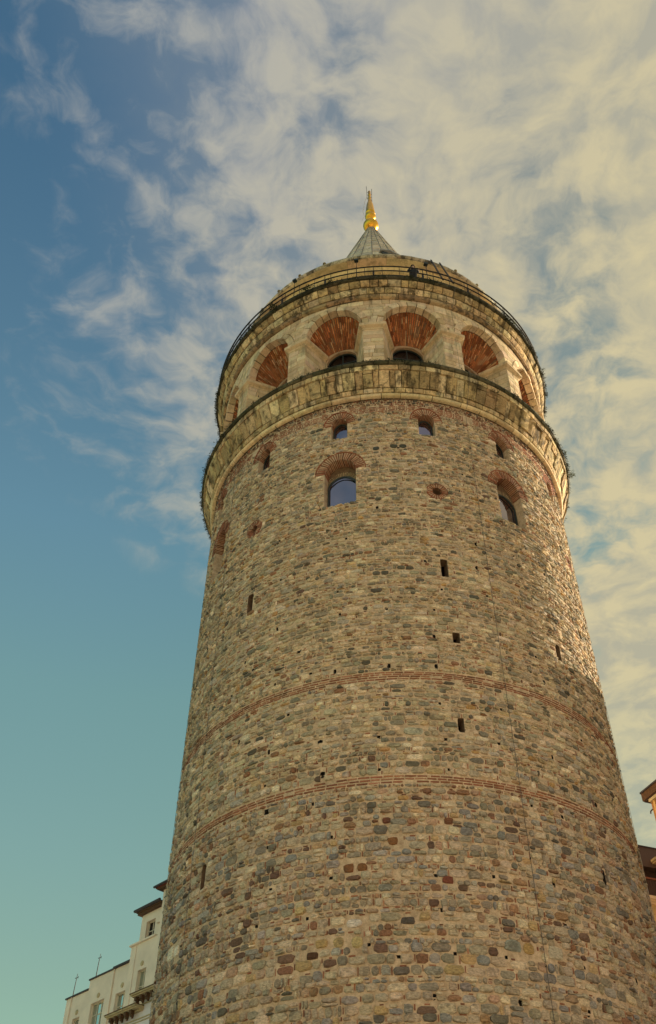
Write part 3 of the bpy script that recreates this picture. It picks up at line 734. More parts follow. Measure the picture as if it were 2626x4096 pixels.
# backing wall: column strips between arches, cut to the arch outline
for b in bays:
    w2 = 25.714*DEG*RA/2
    inner = [(b.u+(AW+.02)*math.cos(math.pi*k/n), SPR+(b.rise+.02)*math.sin(math.pi*k/n)) for k in range(n+1)]
    for (p, q) in zip(inner[:-1], inner[1:]):
        arcade.add(cm(np.array([p[0], q[0], q[0], p[0]]), np.array([p[1], q[1], 39.62, 39.62]), -.03, RA), [(0, 3, 2, 1)], (.20, .15, .09))
    for s_ in (-1, 1):
        a, c = b.u+s_*(AW+.02), b.u+s_*w2
        vv = cm(np.array([a, c, c, a]), np.array([33.7, 33.7, 39.62, 39.62]), -.03, RA); arcade.add(vv, [(0, 1, 2, 3) if s_ > 0 else (0, 3, 2, 1)], (.20, .15, .09))
lathe(arcade, [(RA, 33.7), (RA, 39.62)], 127, 233, 60, (.46, .39, .27))
arc_o = arcade.build('arcade_wall', 'ashlar', tower)
def ash_piece(pts, h, R_=RA, col=None, base=-.05, inset=.014):
    p = np.array(pts); c = p.mean(0); n_ = len(p); ext = np.maximum(np.ptp(p, axis=0), .02)
    r1 = c+(p-c)*(1-2*inset/ext)
    V_ = np.concatenate([cm(p[:, 0], p[:, 1], base, R_), cm(r1[:, 0], r1[:, 1], h+rng.uniform(-.002, .002, n_), R_)])
    return (V_, [(i, (i+1) % n_, n_+(i+1) % n_, n_+i) for i in range(n_)]+[tuple(range(n_, 2*n_))], col)
def rect_pts(u0, u1, z0, z1):
    k = 4; P_ = []
    for i in range(k): P_.append((u0+(u1-u0)*i/k, z0))
    for i in range(2): P_.append((u1, z0+(z1-z0)*i/2))
    for i in range(k): P_.append((u1-(u1-u0)*i/k, z1))
    for i in range(2): P_.append((u0, z1-(z1-z0)*i/2))
    return P_
blocks = []
zc_ = 33.72; UA = 113*DEG*RA
while zc_ < 39.55:
    h = random.uniform(.20, .31)
    if 39.56-(zc_+h) < .12: h = 39.56-zc_
    if zc_ < 37.14 < zc_+h: h = 37.14-zc_
    if 37.14 <= zc_ < 37.5: zc_ = 37.50; continue
    if zc_ < 37.14:
        for b0, b1 in zip(bays[:-1], bays[1:]):
            a, c = b0.u+AW+.01, b1.u-AW-.01; m_ = random.choice((1, 2, 2, 2)); cut = random.uniform(.35, .65)
            es = [a, c] if m_ == 1 else [a, a+(c-a)*cut, c]
            for q0, q1 in zip(es[:-1], es[1:]): blocks.append(ash_piece(rect_pts(q0, q1, zc_, zc_+h), random.uniform(.0, .012), col=jit(random.choice(AC), .07)))
    else:
        u = -UA+random.uniform(0, .4)
        while u < UA:
            w = random.uniform(.35, .85); pts = rect_pts(u, u+w, zc_, zc_+h); c0 = (u+w/2, zc_+h/2); ok = True
            for b in bays:
                if abs(c0[0]-b.u) > 2.6: continue
                q = [b.clear(p[0], p[1], .004) for p in pts]
                if b.clear(c0[0], c0[1], .0)[2] and sum(1 for t in q if t[2]) > 8: ok = False; break
                pts = [(t[0], t[1]) for t in q]
            if ok and np.ptp(np.array(pts), axis=0).min() > .04: blocks.append(ash_piece(pts, random.uniform(.0, .014), col=jit(random.choice(AC), .07)))
            u += w
    zc_ += h
emit_pieces(blocks, 'ashlar_block', 'ashlar', arc_o, 'ashlar_blocks')
VC = [(.46, .155, .055), (.38, .12, .045), (.52, .21, .085), (.26, .085, .035), (.56, .31, .16), (.42, .13, .05)]
inner_b, inner_spr, inner_rise = .82, 37.30, .45
def bay_local(th):
    a = th*DEG; return np.array([math.cos(a), math.sin(a), 0]), np.array([math.sin(a), -math.cos(a), 0])
for b, thb in zip(bays, BAYS):
    ex, er = bay_local(thb)
    P3 = lambda x_, r__, z_: ex*x_+er*r__+np.array([0, 0, z_])
    vis = abs(thb) < 92
    bay = Join()
    # vault backing (ruled surface between outer and inner arch)
    nA = 28; o_arc = []; i_arc = []
    for k in range(nA+1):
        w = math.pi*k/nA
        o_arc.append(P3((AW+.05)*math.cos(w), math.sqrt(max(0, RV**2-((AW+.05)*math.cos(w))**2)), SPR-.10+(b.rise+.13)*math.sin(w)))
        i_arc.append(P3(inner_b*math.cos(w), RI, inner_spr+inner_rise*math.sin(w)))
    V_ = np.array(o_arc+i_arc); bay.add(V_, [(k+1, k, nA+1+k, nA+2+k) for k in range(nA)], (.22, .12, .07))
    bay_o = bay.build('arcade_bay', 'vault', tower, True)
    # side walls, back wall
    sw = Join()
    for s_ in (-1, 1):
        r_out = math.sqrt(RA**2-AW**2)-.02
        A_, B_ = (s_*(AW+.01), r_out), (s_*inner_b, RI)
        vv = [P3(A_[0], A_[1], 33.7), P3(B_[0], B_[1], 33.7), P3(B_[0], B_[1], 37.55), P3(A_[0], A_[1], 37.65)]
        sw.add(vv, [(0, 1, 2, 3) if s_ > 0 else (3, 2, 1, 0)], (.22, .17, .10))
    # back wall with arched window opening
    wz, wh, wr = 36.93, .73, .72; nn_ = 20
    ro = [P3(inner_b*1.02*math.cos(math.pi*k/nn_), RI, max(inner_spr+inner_rise*1.05*math.sin(math.pi*k/nn_), 0)) for k in range(nn_+1)]
    ri = [P3(wh*math.cos(math.pi*k/nn_), RI, wz+wr*math.sin(math.pi*k/nn_)) for k in range(nn_+1)]
    ri2 = [P3(wh*math.cos(math.pi*k/nn_), RI-.22, wz+wr*math.sin(math.pi*k/nn_)) for k in range(nn_+1)]
    m1 = nn_+1
    sw.add(np.array(ro+ri+ri2), [(k, k+1, m1+k+1, m1+k) for k in range(nn_)]+[(m1+k, m1+k+1, 2*m1+k+1, 2*m1+k) for k in range(nn_)], (.50, .34, .22))
    for s_ in (-1, 1):
        sw.add([P3(s_*inner_b*1.02, RI, 33.7), P3(s_*wh, RI, 33.7), P3(s_*wh, RI, wz), P3(s_*inner_b*1.02, RI, inner_spr)], [(0, 1, 2, 3)], (.52, .42, .28))
        sw.add([P3(s_*wh, RI, 33.7), P3(s_*wh, RI-.22, 33.7), P3(s_*wh, RI-.22, wz), P3(s_*wh, RI, wz)], [(0, 1, 2, 3)], (.5, .38, .26))
    sw.build('bay_lining', 'ashlar', bay_o)
    # the window
    pv = [P3((wh+.03)*math.cos(math.pi*k/nn_), RI-.2, wz+(wr+.03)*math.sin(math.pi*k/nn_)) for k in range(nn_+1)]+[P3(-wh-.03, RI-.2, 33.75), P3(wh+.03, RI-.2, 33.75)]
    win = mk('window_pane', pv, [tuple(range(len(pv)))], 'darkpane', bay_o)
    J = Join()
    for k in range(nn_):
        a0, a1 = math.pi*k/nn_, math.pi*(k+1)/nn_
        q = [P3(wh*math.cos(a0), RI-.14, wz+wr*math.sin(a0)), P3(wh*math.cos(a1), RI-.14, wz+wr*math.sin(a1)), P3((wh-.05)*math.cos(a1), RI-.14, wz+(wr-.05)*math.sin(a1)), P3((wh-.05)*math.cos(a0), RI-.14, wz+(wr-.05)*math.sin(a0))]
        q2 = [p-er*.06 for p in q]; J.add(q+q2, [(0, 1, 2, 3), (3, 2, 6, 7)])
    for s_ in (-1, 1): box(J, P3(s_*(wh-.025)-.025, RI-.2, 33.75), ex*.05, er*.06, (0, 0, wz-33.75))
    box(J, P3(-.02, RI-.2, 33.75), ex*.04, er*.04, (0, 0, wz+wr-33.78))
    box(J, P3(-wh, RI-.2, wz-.05), ex*2*wh, er*.045, (0, 0, .05))
    J.build('window_frame', 'frame_dark', bay_o)
    # splayed ashlar
    if vis:
        lst = []
        for s_ in (-1, 1):
            A_ = P3(s_*(AW+.01), math.sqrt(RA**2-AW**2)-.02, 0); B_ = P3(s_*inner_b, RI, 0); d_ = B_-A_; L_ = np.linalg.norm(d_); d_ = d_/L_
            nrm = np.cross(d_, [0, 0, 1.0]); nrm = nrm if nrm@(-s_*ex) > 0 else -nrm
            z_ = 33.75
            while z_ < 37.12:
                h = min(random.uniform(.26, .36), 37.14-z_); es = [0, random.uniform(.3, .6), random.uniform(.9, 1.1), L_] if random.random() < .7 else [0, random.uniform(.6, .9), L_]
                for q0, q1 in zip(es[:-1], es[1:]):
                    g_ = .012; pr_ = random.uniform(.02, .03)
                    o0 = [A_+d_*(q0+g_), A_+d_*(q1-g_)]
                    V_ = [o0[0]+[0, 0, z_+g_], o0[1]+[0, 0, z_+g_], o0[1]+[0, 0, z_+h-g_], o0[0]+[0, 0, z_+h-g_]]
                    V2 = [v+nrm*pr_ for v in V_]
                    f_ = [(4, 5, 6, 7), (0, 1, 5, 4), (1, 2, 6, 5), (2, 3, 7, 6), (3, 0, 4, 7)]
                    if s_ < 0: f_ = [tuple(reversed(q)) for q in f_]
                    lst.append((np.array(V_+V2), f_, jit(random.choice(AC), .06)))
                z_ += h
        for p in lst: mk('ashlar_block', p[0], p[1], 'ashlar', bay_o, p[2])
    # stone voussoirs of the front ring
    nv = 11; prev = 0; cuts_ = sorted([0, math.pi]+[math.pi*(k+random.uniform(-.18, .18))/nv for k in range(1, nv)])
    for a0, a1 in zip(cuts_[:-1], cuts_[1:]):
        V_ = []; e_ = random.uniform(-.05, .015); t_ = VO*random.uniform(.92, 1.08); c_ = jit(random.choice(AC), .15); g_ = .013; pr_ = random.uniform(.015, .07); nk = 4
        for off in (pr_, -.33):
            for rr in (e_, t_):
                for k in range(nk):
                    w = a0+g_+(a1-a0-2*g_)*k/(nk-1)
                    x_ = (AW+rr)*math.cos(w); z_ = SPR+(b.rise+rr)*math.sin(w)
                    V_.append(cm(b.u+x_, z_, off, RA))
        V_ = np.array(V_).reshape(-1, 3)
        F_ = []
        for k in range(nk-1):
            F_ += [(k, nk+k, nk+k+1, k+1), (k, k+1, 2*nk+k+1, 2*nk+k), (nk+k, 3*nk+k, 3*nk+k+1, nk+k+1)]
        F_ += [(0, 2*nk, 3*nk, nk), (nk-1, 2*nk-1, 4*nk-1, 3*nk-1)]
        F_ = [tuple(reversed(f)) for f in F_[:1]]+F_[1:]
        mk('voussoir', V_, F_, 'ashlar', bay_o, c_)
    # vault bricks in long files running inwards
    if vis:
        nf = 38; vb = []
        oa = lambda w: P3((AW+.0)*math.cos(w), RV+.02-.10*(abs(math.cos(w))), SPR-.08+(b.rise+.04)*math.sin(w))
        ia = lambda w: P3((inner_b-.02)*math.cos(w), RI+.02, inner_spr+(inner_rise-.01)*math.sin(w))
        cen = P3(0, 7.4, 36.8)
        for f in range(nf):
            w0 = math.pi*(f+.06)/nf; w1 = math.pi*(f+random.uniform(.48, .66))/nf; pr_ = random.uniform(.012, .05)
            A0_, A1_, B0_, B1_ = oa(w0), oa(w1), ia(w0), ia(w1)
            L_ = np.linalg.norm(A0_-B0_); t_ = -random.uniform(0, .2)
            while t_ < 1:
                l_ = random.uniform(.22, .36)/L_; t0, t1 = max(0, t_), min(1, t_+l_)
                if t1-t0 > .03 and random.random() > .03:
                    q = [A0_+(B0_-A0_)*t0, A1_+(B1_-A1_)*t0, A1_+(B1_-A1_)*t1, A0_+(B0_-A0_)*t1]
                    nrm = np.cross(q[1]-q[0], q[3]-q[0]); nrm /= np.linalg.norm(nrm)+1e-9
                    if nrm@(cen-q[0]) < 0: nrm = -nrm
                    p_ = pr_*random.uniform(.6, 1.2)*(1-.6*t1)
                    V_ = np.array([v-nrm*.03 for v in q]+[v+nrm*p_ for v in q])
                    vb.append((V_, [(4, 7, 6, 5), (0, 4, 5, 1), (1, 5, 6, 2), (2, 6, 7, 3), (3, 7, 4, 0)], jit(random.choice(VC), .32)))
                t_ += l_+.012/L_
        emit_pieces(vb, 'brick', 'vault', bay_o, 'vault_bricks', 60)
# impost mouldings wrap each pier
for b0, b1 in zip(bays[:-1], bays[1:]):
    th0, th1 = b0.u/RA/DEG, b1.u/RA/DEG
    e0, n0 = bay_local(th0); e1_, n1 = bay_local(th1)
    ro_ = math.sqrt(RA**2-AW**2)
    path = [e0*inner_b+n0*(RI+.0), e0*(AW+.0)+n0*ro_]
    pm = (th0+th1)/2
    for t in (-.5, 0, .5):
        a = (pm+t*(RA and (25.714-2*AW/RA/DEG)*.66))*DEG; path.append(np.array([RA*math.sin(a), -RA*math.cos(a), 0]))
    path += [-e1_*AW+n1*ro_, -e1_*inner_b+n1*(RI+.0)]
    path = [p[:2] for p in path]; nrm = []
    ctr = np.array([math.sin(pm*DEG), -math.cos(pm*DEG)])*7.6
    for i in range(len(path)):
        ns = []
        for j in (i-1, i):
            if 0 <= j < len(path)-1:
                d_ = path[j+1]-path[j]; q = np.array([d_[1], -d_[0]])/np.linalg.norm(d_); q = q if q@((path[j]+path[j+1])/2-ctr) > 0 else -q; ns.append(q)
        q = sum(ns); q = q/np.linalg.norm(q); q = q/max(.5, q@ns[0]); nrm.append(q)
    prof = [(0.0, 37.14), (.035, 37.15), (.05, 37.24), (.19, 37.31), (.20, 37.48), (.0, 37.495)]
    V_ = []; F_ = []; np_ = len(prof)
    for p, q in zip(path, nrm):
        for (o_, z_) in prof: V_.append((p[0]+q[0]*(o_-.01), p[1]+q[1]*(o_-.01), z_))
    for i in range(len(path)-1):
        for k in range(np_-1): F_.append((i*np_+k, (i+1)*np_+k, (i+1)*np_+k+1, i*np_+k+1))
    F_ += [tuple(range(np_)), tuple(reversed(range((len(path)-1)*np_, len(path)*np_)))]
    mk('impost_moulding', V_, F_, 'ashlar', arc_o, (.68, .52, .33))

# ---- drum, eave, cone
J = Join(); RD = 7.10
lathe(J, [(RD, 40.7), (RD, 42.3), (RD+.07, 42.33), (RD+.07, 42.42), (RD+.02, 42.46), (RD+.02, 42.9), (RD+.08, 42.95), (RD+.10, 43.1), (RD+.02, 43.14), (RD+.02, 43.7), (RD+.16, 43.8), (RD+.22, 44.0), (RD+.24, 44.32)], n=240, col=(.80, .60, .30))
drum = J.build('upper_drum', 'drum', tower, False)
pcs = ring_course([(RD+.23, 44.30), (7.74, 44.36)], 1.6, 2.1, [(.70, .54, .33), (.74, .58, .36)], (0, .003), .06, .001, thr=(-180, 180), chamf=.008)
emit_pieces(pcs, 'soffit_panel', 'drum', drum, 'soffit_panels')
J = Join(); lathe(J, [(7.30, 44.41), (7.72, 44.42), (7.72, 44.70), (7.5, 44.73), (5.5, 44.80)], n=240, col=(.16, .12, .08)); J.build('eave_core', 'corbel', drum, True)
pcs = ring_course([(7.74, 44.37), (7.80, 44.42), (7.80, 44.58), (7.76, 44.69)], .9, 1.3, [(.60, .50, .34), (.50, .42, .29), (.68, .57, .40)], (0, .012), .10, .004, thr=(-180, 180), nz=4, chamf=.014)
emit_pieces(pcs, 'eave_stone', 'moulding', drum, 'eave_stones')
for k in range(52):       # joints of the stone eave course
    pass
th_list = [(-4.0, .42), (21.5, .36), (-29, .36), (46, .36), (-54, .36)]
for th, hw_ in th_list:
    ex, er = bay_local(th); P3 = lambda x_, r__, z_: ex*x_+er*r__+np.array([0, 0, z_])
    J = Join(); box(J, P3(-hw_-.1, RD-.02, 41.0), ex*(2*hw_+.2), er*.10, (0, 0, 1.22), (.42, .36, .27)); wdw = J.build('drum_window', 'drum', drum)
    J = Join()
    for x0_, w_, z0_, h_ in ((-hw_, .06, 41.0, 1.1), (hw_-.06, .06, 41.0, 1.1), (-.03, .06, 41.0, 1.1), (-hw_, 2*hw_, 42.04, .06), (-hw_, 2*hw_, 41.55, .05)): box(J, P3(x0_, RD+.081, z0_), ex*w_, er*.04, (0, 0, h_))
    J.build('window_frame', 'trim', wdw)
    mk('pane', [P3(-hw_, RD+.085, 41.0), P3(hw_, RD+.085, 41.0), P3(hw_, RD+.085, 42.1), P3(-hw_, RD+.085, 42.1)], [(0, 1, 2, 3)], 'darkpane', wdw)
    J = Join(); box(J, P3(-hw_-.14, RD, 42.23), ex*(2*hw_+.28), er*.22, (0, 0, .09)); J.build('lintel', 'frame_dark', wdw)
def cone_r(z_): # slightly convex lead cone
    return .30+.32*(61.12-z_)
J = Join(); prof = [(cone_r(z_)-.03, z_) for z_ in np.linspace(44.66, 61.12, 24)]; lathe(J, prof, n=104, col=(.16, .155, .14)); roof = J.build('cone_roof', 'lead', tower, True)
NC = 26; zrow = [44.75]
while zrow[-1] < 60.6: zrow.append(zrow[-1]+(.62 if zrow[-1] > 55 else .9))
zrow.append(61.08); pcs = []
LC = [(.66, .56, .41), (.56, .47, .34), (.74, .63, .46), (.60, .51, .37)]
for j, (za, zb) in enumerate(zip(zrow[:-1], zrow[1:])):
    sh = 0
    for i in range(NC):
        t0, t1 = 360*i/NC+sh, 360*(i+1)/NC+sh; ra, rb = cone_r(za), cone_r(zb)
        prof = [(ra+.012, za+.01), (rb+.004, zb-.01)]
        pcs.append(ring_block(t0, t1, prof, random.uniform(0, .02), .05, min(.022, ra*.03), 2, jit(random.choice(LC), .08), .003))
emit_pieces(pcs, 'lead_panel', 'lead', roof, 'lead_panels', 200)
J = Join()
for i in range(NC):
    a = 2*math.pi*i/NC; tube(J, [((cone_r(z_)+.02)*math.sin(a), -(cone_r(z_)+.02)*math.cos(a), z_) for z_ in np.linspace(44.75, 61.0, 16)], .03, 5, (.24, .22, .17))
J.build('roof_seams', 'lead', roof, True, kind='stuff')
# roof hatch standing open on the right of the cone
a = 22*DEG; er = np.array([math.sin(a), -math.cos(a), 0]); ex = np.array([math.cos(a), math.sin(a), 0]); b0 = er*cone_r(53.6)+np.array([0, 0, 53.25])
J = Join(); box(J, b0-ex*.5-er*.7, ex*1.0, er*.85, (0, 0, .24)); hatch = J.build('roof_hatch', 'frame_dark', roof)
J = Join(); up = np.array([0, 0, 1.0])
rid = [b0+up*.42-er*.9, b0+up*.42+er*.24]; el = [b0-ex*.62+up*.22-er*.9, b0-ex*.62+up*.22+er*.24]; er_ = [b0+ex*.62+up*.22-er*.9, b0+ex*.62+up*.22+er*.24]
for A_, B_ in ((el, rid), (rid, er_)):
    V_ = [A_[0], A_[1], B_[1], B_[0]]; V_ = V_+[v+up*.07 for v in V_]; J.add(V_, box_faces())
J.build('hatch_roof', 'lead', hatch)
# gilded finial
J = Join()
prof = [(.26, 61.02), (.30, 61.08), (.14, 61.16), (.12, 61.28), (.17, 61.33), (.12, 61.38)]
for k in range(1, 14):
    w = -math.pi/2+math.pi*k/14; prof.append((.54*math.cos(w), 61.86+.52*math.sin(w)))
prof += [(.11, 62.42), (.10, 62.60), (.15, 62.70)]
for k in range(3, 10):
    w = -math.pi/2+math.pi*k/14; prof.append((.385*math.cos(w), 63.12+.385*math.sin(w)))
prof += [(.30, 63.36), (.27, 63.48), (.345, 63.52), (.335, 63.7), (.29, 64.3), (.24, 64.85), (.175, 65.22), (.15, 65.35), (.125, 65.6), (.105, 65.85), (.12, 65.88), (.105, 65.92), (.10, 66.35), (.115, 66.38), (.10, 66.42), (.10, 66.88), (.0, 66.9)]
lathe(J, prof, n=36); fin = J.build('gilded_finial', 'gold', roof, True)
for (x_, y_, z0_, z1_, zb_) in ((-.17, -.02, 65.7, 67.75, 0), (.16, -.03, 65.3, 67.25, 0)):
    J = Join(); tube(J, [(x_, y_, z0_), (x_*1.08, y_, z1_-.5), (x_*1.2, y_, z1_)], .017, 5)
    for z_ in np.arange(z0_+.2, z1_-.5, .45): tube(J, [(0, 0, z_), (x_, y_, z_)], .012, 4)
    J.build('lightning_rod', 'iron', fin)
J = Join(); tube(J, [(-.18, -.1, 65.9), (-.33, -.2, 65.2), (-.43, -.25, 64.2), (-.52, -.22, 63.5), (-.42, -.2, 62.9), (-.60, -.2, 62.3)], .012, 4); J.build('earth_wire', 'wcable', fin)

# ---- gallery railing
rail = link_obj('gallery_railing', None, tower)
def ringtube(r, z_, rad, name, par, n=200, mat='iron'):
    J = Join(); tube(J, [(r*math.sin(a), -r*math.cos(a), z_) for a in np.linspace(-math.pi, math.pi, n+1)], rad, 6, caps=False); return J.build(name, mat, par, True)
ringtube(8.86, 41.64, .040, 'handrail', rail); ringtube(8.86, 41.24, .036, 'middle_rail', rail); ringtube(8.86, 40.83, .03, 'bottom_rail', rail)
for k in range(23):
    a = math.radians(-172+k*15.65); J = Join(); er = np.array([math.sin(a), -math.cos(a), 0]); ex = np.array([math.cos(a), math.sin(a), 0])
    box(J, er*8.80-ex*.045+[0, 0, 40.74], ex*.09, er*.05, (0, 0, .52)); tube(J, [er*8.86+[0, 0, 41.22], er*8.86+[0, 0, 41.64]], .018, 5)
    J.build('railing_post', 'iron', rail)
for k in range(66):
    a = math.radians(-177+k*5.45)
    if abs(a) > 1.95: continue
    J = Join(); er = np.array([math.sin(a), -math.cos(a), 0]); tube(J, [er*8.86+[0, 0, 40.8], er*8.86+[0, 0, 41.64]], .014, 4, caps=False); J.build('baluster', 'iron', rail)
J = Join()                      # fine wire netting behind the lower rails
for z_ in np.arange(40.86, 41.24, .075): tube(J, [(8.83*math.sin(a), -8.83*math.cos(a), z_) for a in np.linspace(-2, 2, 90)], .0025, 3, caps=False)
for a in np.linspace(-2, 2, 420): tube(J, [(8.83*math.sin(a), -8.83*math.cos(a), 40.84), (8.83*math.sin(a), -8.83*math.cos(a), 41.24)], .0025, 3, caps=False)
J.build('wire_netting', 'iron', rail, kind='stuff')
# floodlights on stalks clamped to the rail, struts, eave lamps
for th, zt, lean in ((-5.2, 42.35, .25), (-26.5, 42.3, .3), (17.2, 42.2, .2)):
    ex, er = bay_local(th); base_ = er*8.84; fl = link_obj('floodlight', None, tower)
    J = Join(); tube(J, [base_+[0, 0, 40.9], base_+[0, 0, 41.7], base_+[0, 0, zt-.1], base_-er*lean*.3+[0, 0, zt]], .022, 5); J.build('stalk', 'iron', fl)
    J = Join(); c0 = base_+[0, 0, zt]; box(J, c0-ex*.10-er*.08, ex*.20, er*.16, (0, 0, .09)); box(J, c0-ex*.08-er*.06+[0, 0, .09], ex*.16, er*.12, (0, 0, .06)); J.build('lamp_head', 'frame_dark', fl)
    J = Join(); box(J, c0-ex*.09-er*.095, ex*.18, er*.012, (0, 0, .09)); J.build('lamp_glass', 'darkpane', fl)
for th in (22.6, 26.2):
    ex, er = bay_local(th); J = Join(); a0 = er*8.80+np.array([0, 0, 41.2]); b0 = er*7.86+np.array([0, 0, 44.58])
    d_ = b0-a0; box(J, a0-ex*.035, ex*.07, er*.05, d_); J.build('steel_strut', 'iron', tower)
for th in (-66, -52, -41, -30, -19, 34, 45, 57, 69):
    a = th*DEG; c0 = np.array([7.74*math.sin(a), -7.74*math.cos(a), 44.74]); J = Join()
    tube(J, [c0, c0+[0, 0, .06], c0+[0, 0, .12], c0+[0, 0, .16]], [.09, .09, .06, .02], 8, (.3, .25, .15)); J.build('eave_lamp', 'drum', tower)
# cables
def cable(pts, name, mat, clips=True, rad=.011):
    J = Join(); tube(J, pts, rad, 4); o = J.build(name, mat, tower)
    return o
def cable_run(th, segs, mat, rad=.011, name='lightning_cable', clipstep=1.6):
    a = th*DEG; pts = []; cl_ = []
    for (r, z_) in segs: pts.append((r*math.sin(a), -r*math.cos(a), z_))
    o = cable(pts, name, mat, rad=rad)
    z_ = 3.5
    while z_ < 31.5:
        J = Join(); p = np.array([8.2*math.sin(a), -8.2*math.cos(a), z_]); q = np.array([8.28*math.sin(a), -8.28*math.cos(a), z_]); tube(J, [p, q], .010, 4); tube(J, [q-[0, 0, .03], q+[0, 0, .03]], .015, 5)
        J.build('cable_clip', 'iron', o); z_ += clipstep
S_ = [(8.28, -1.5), (8.27, 10), (8.28, 20), (8.27, 31.9), (8.50, 32.1), (8.62, 32.5), (9.08, 33.6), (9.08, 33.84), (8.36, 33.85), (8.35, 37.1), (8.45, 37.2), (8.47, 37.5), (8.36, 37.6), (8.35, 39.5), (8.53, 39.62), (8.95, 40.6), (8.95, 40.85)]
for th, m_ in ((26.0, 'cable'), (-52.0, 'cable'), (77.5, 'wcable'), (-79, 'cable')): cable_run(th, S_, m_, .0075, clipstep=2.9)

# ------------------------------------------------------------------ moss and weeds on the rims
def leafy(J, c, nrm_, size, n_, spread, mat_col=(.05, .06, .02)):
    for _ in range(n_):
        p = c+rng.normal(0, spread, 3); d_ = rng.normal(0, 1, 3)+nrm_*1.2; d_ /= np.linalg.norm(d_); s_ = np.cross(d_, rng.normal(0, 1, 3)); s_ /= np.linalg.norm(s_)+1e-9
        L_ = size*random.uniform(.5, 1.3); w = L_*random.uniform(.2, .4)
        J.add([p, p+d_*L_*.5+s_*w*.5, p+d_*L_, p+d_*L_*.5-s_*w*.5], [(0, 1, 2, 3)], mat_col)
J = Join()
for (rr, z0_, cnt) in ((9.02, 33.72, 1500), (8.92, 40.64, 2100), (8.47, 39.9, 160), (8.9, 33.35, 120)):
    ph = [random.uniform(0, 6.3) for _ in range(4)]
    for _ in range(cnt):
        th = random.uniform(-112, 112); a = th*DEG
        dn_ = sum(math.sin(a*f+p) for f, p in zip((5, 11, 23, 41), ph))
        if dn_ < random.uniform(-1.2, 2.2): continue
        c0 = np.array([rr*math.sin(a), -rr*math.cos(a), z0_+random.uniform(-.07, .05)])
        leafy(J, c0, np.array([math.sin(a), -math.cos(a), .0]), random.uniform(.05, .11), 5, .035)
mo = J.build('moss', 'moss', None, kind='stuff'); mo.location = (0, D, 0); mo['label'] = 'dark moss and small weeds along the rims of both stone cornices'; mo['category'] = 'moss'
WEEDS = [(-21, 8.95, 40.66, .30, 110, 'dark', 'bushy dark weed on the upper rim left of the drum window'),
         (-13.5, 8.94, 40.64, .22, 70, 'dark', 'low dark weed on upper rim between bushy weed and drum window'),
         (-33, 8.95, 40.62, .34, 130, 'dark', 'wide dark weed hanging from upper rim above the left arches'),
         (79, 9.05, 33.72, .24, 60, 'leaf', 'yellow green weed low on the sunlit right end of the lower rim'),
         (70, 9.05, 33.76, .15, 34, 'leaf', 'small yellow green weed on the right of the lower rim'),
         (72, 8.96, 40.68, .17, 40, 'leaf', 'yellow green weed on the sunlit right end of the upper rim'),
         (9.5, 8.93, 33.50, .11, 40, 'dark', 'tiny dark weed in a joint of the lower cornice blocks'),
         (50, 8.96, 40.66, .12, 30, 'leaf', 'small weed on the upper rim above the fourth arch')]
for th, rr, z_, sz, n_, mt, lab in WEEDS:
    a = th*DEG; base_ = Vector((rr*math.sin(a), D-rr*math.cos(a), z_+H0))
    t = thing('weed_plant', lab, 'weed', base_, 'weeds growing on the cornices')
    J = Join(); nrm_ = np.array([math.sin(a), -math.cos(a), .1]); J2 = Join()
    for k in range(5):
        d_ = nrm_*.8+rng.normal(0, .5, 3); d_ /= np.linalg.norm(d_); tube(J2, [np.array([0, 0, -H0]), d_*sz*.8+[0, 0, -H0]], .004, 3)
        for q in (.35, .6, .85): leafy(J, d_*sz*q+[0, 0, -H0], nrm_, sz*.4, n_//15+1, sz*.12)
    m_ = 'moss' if mt == 'dark' else 'leaf'
    J.build('foliage', m_, t, kind='stuff'); J2.build('stem', m_, t)

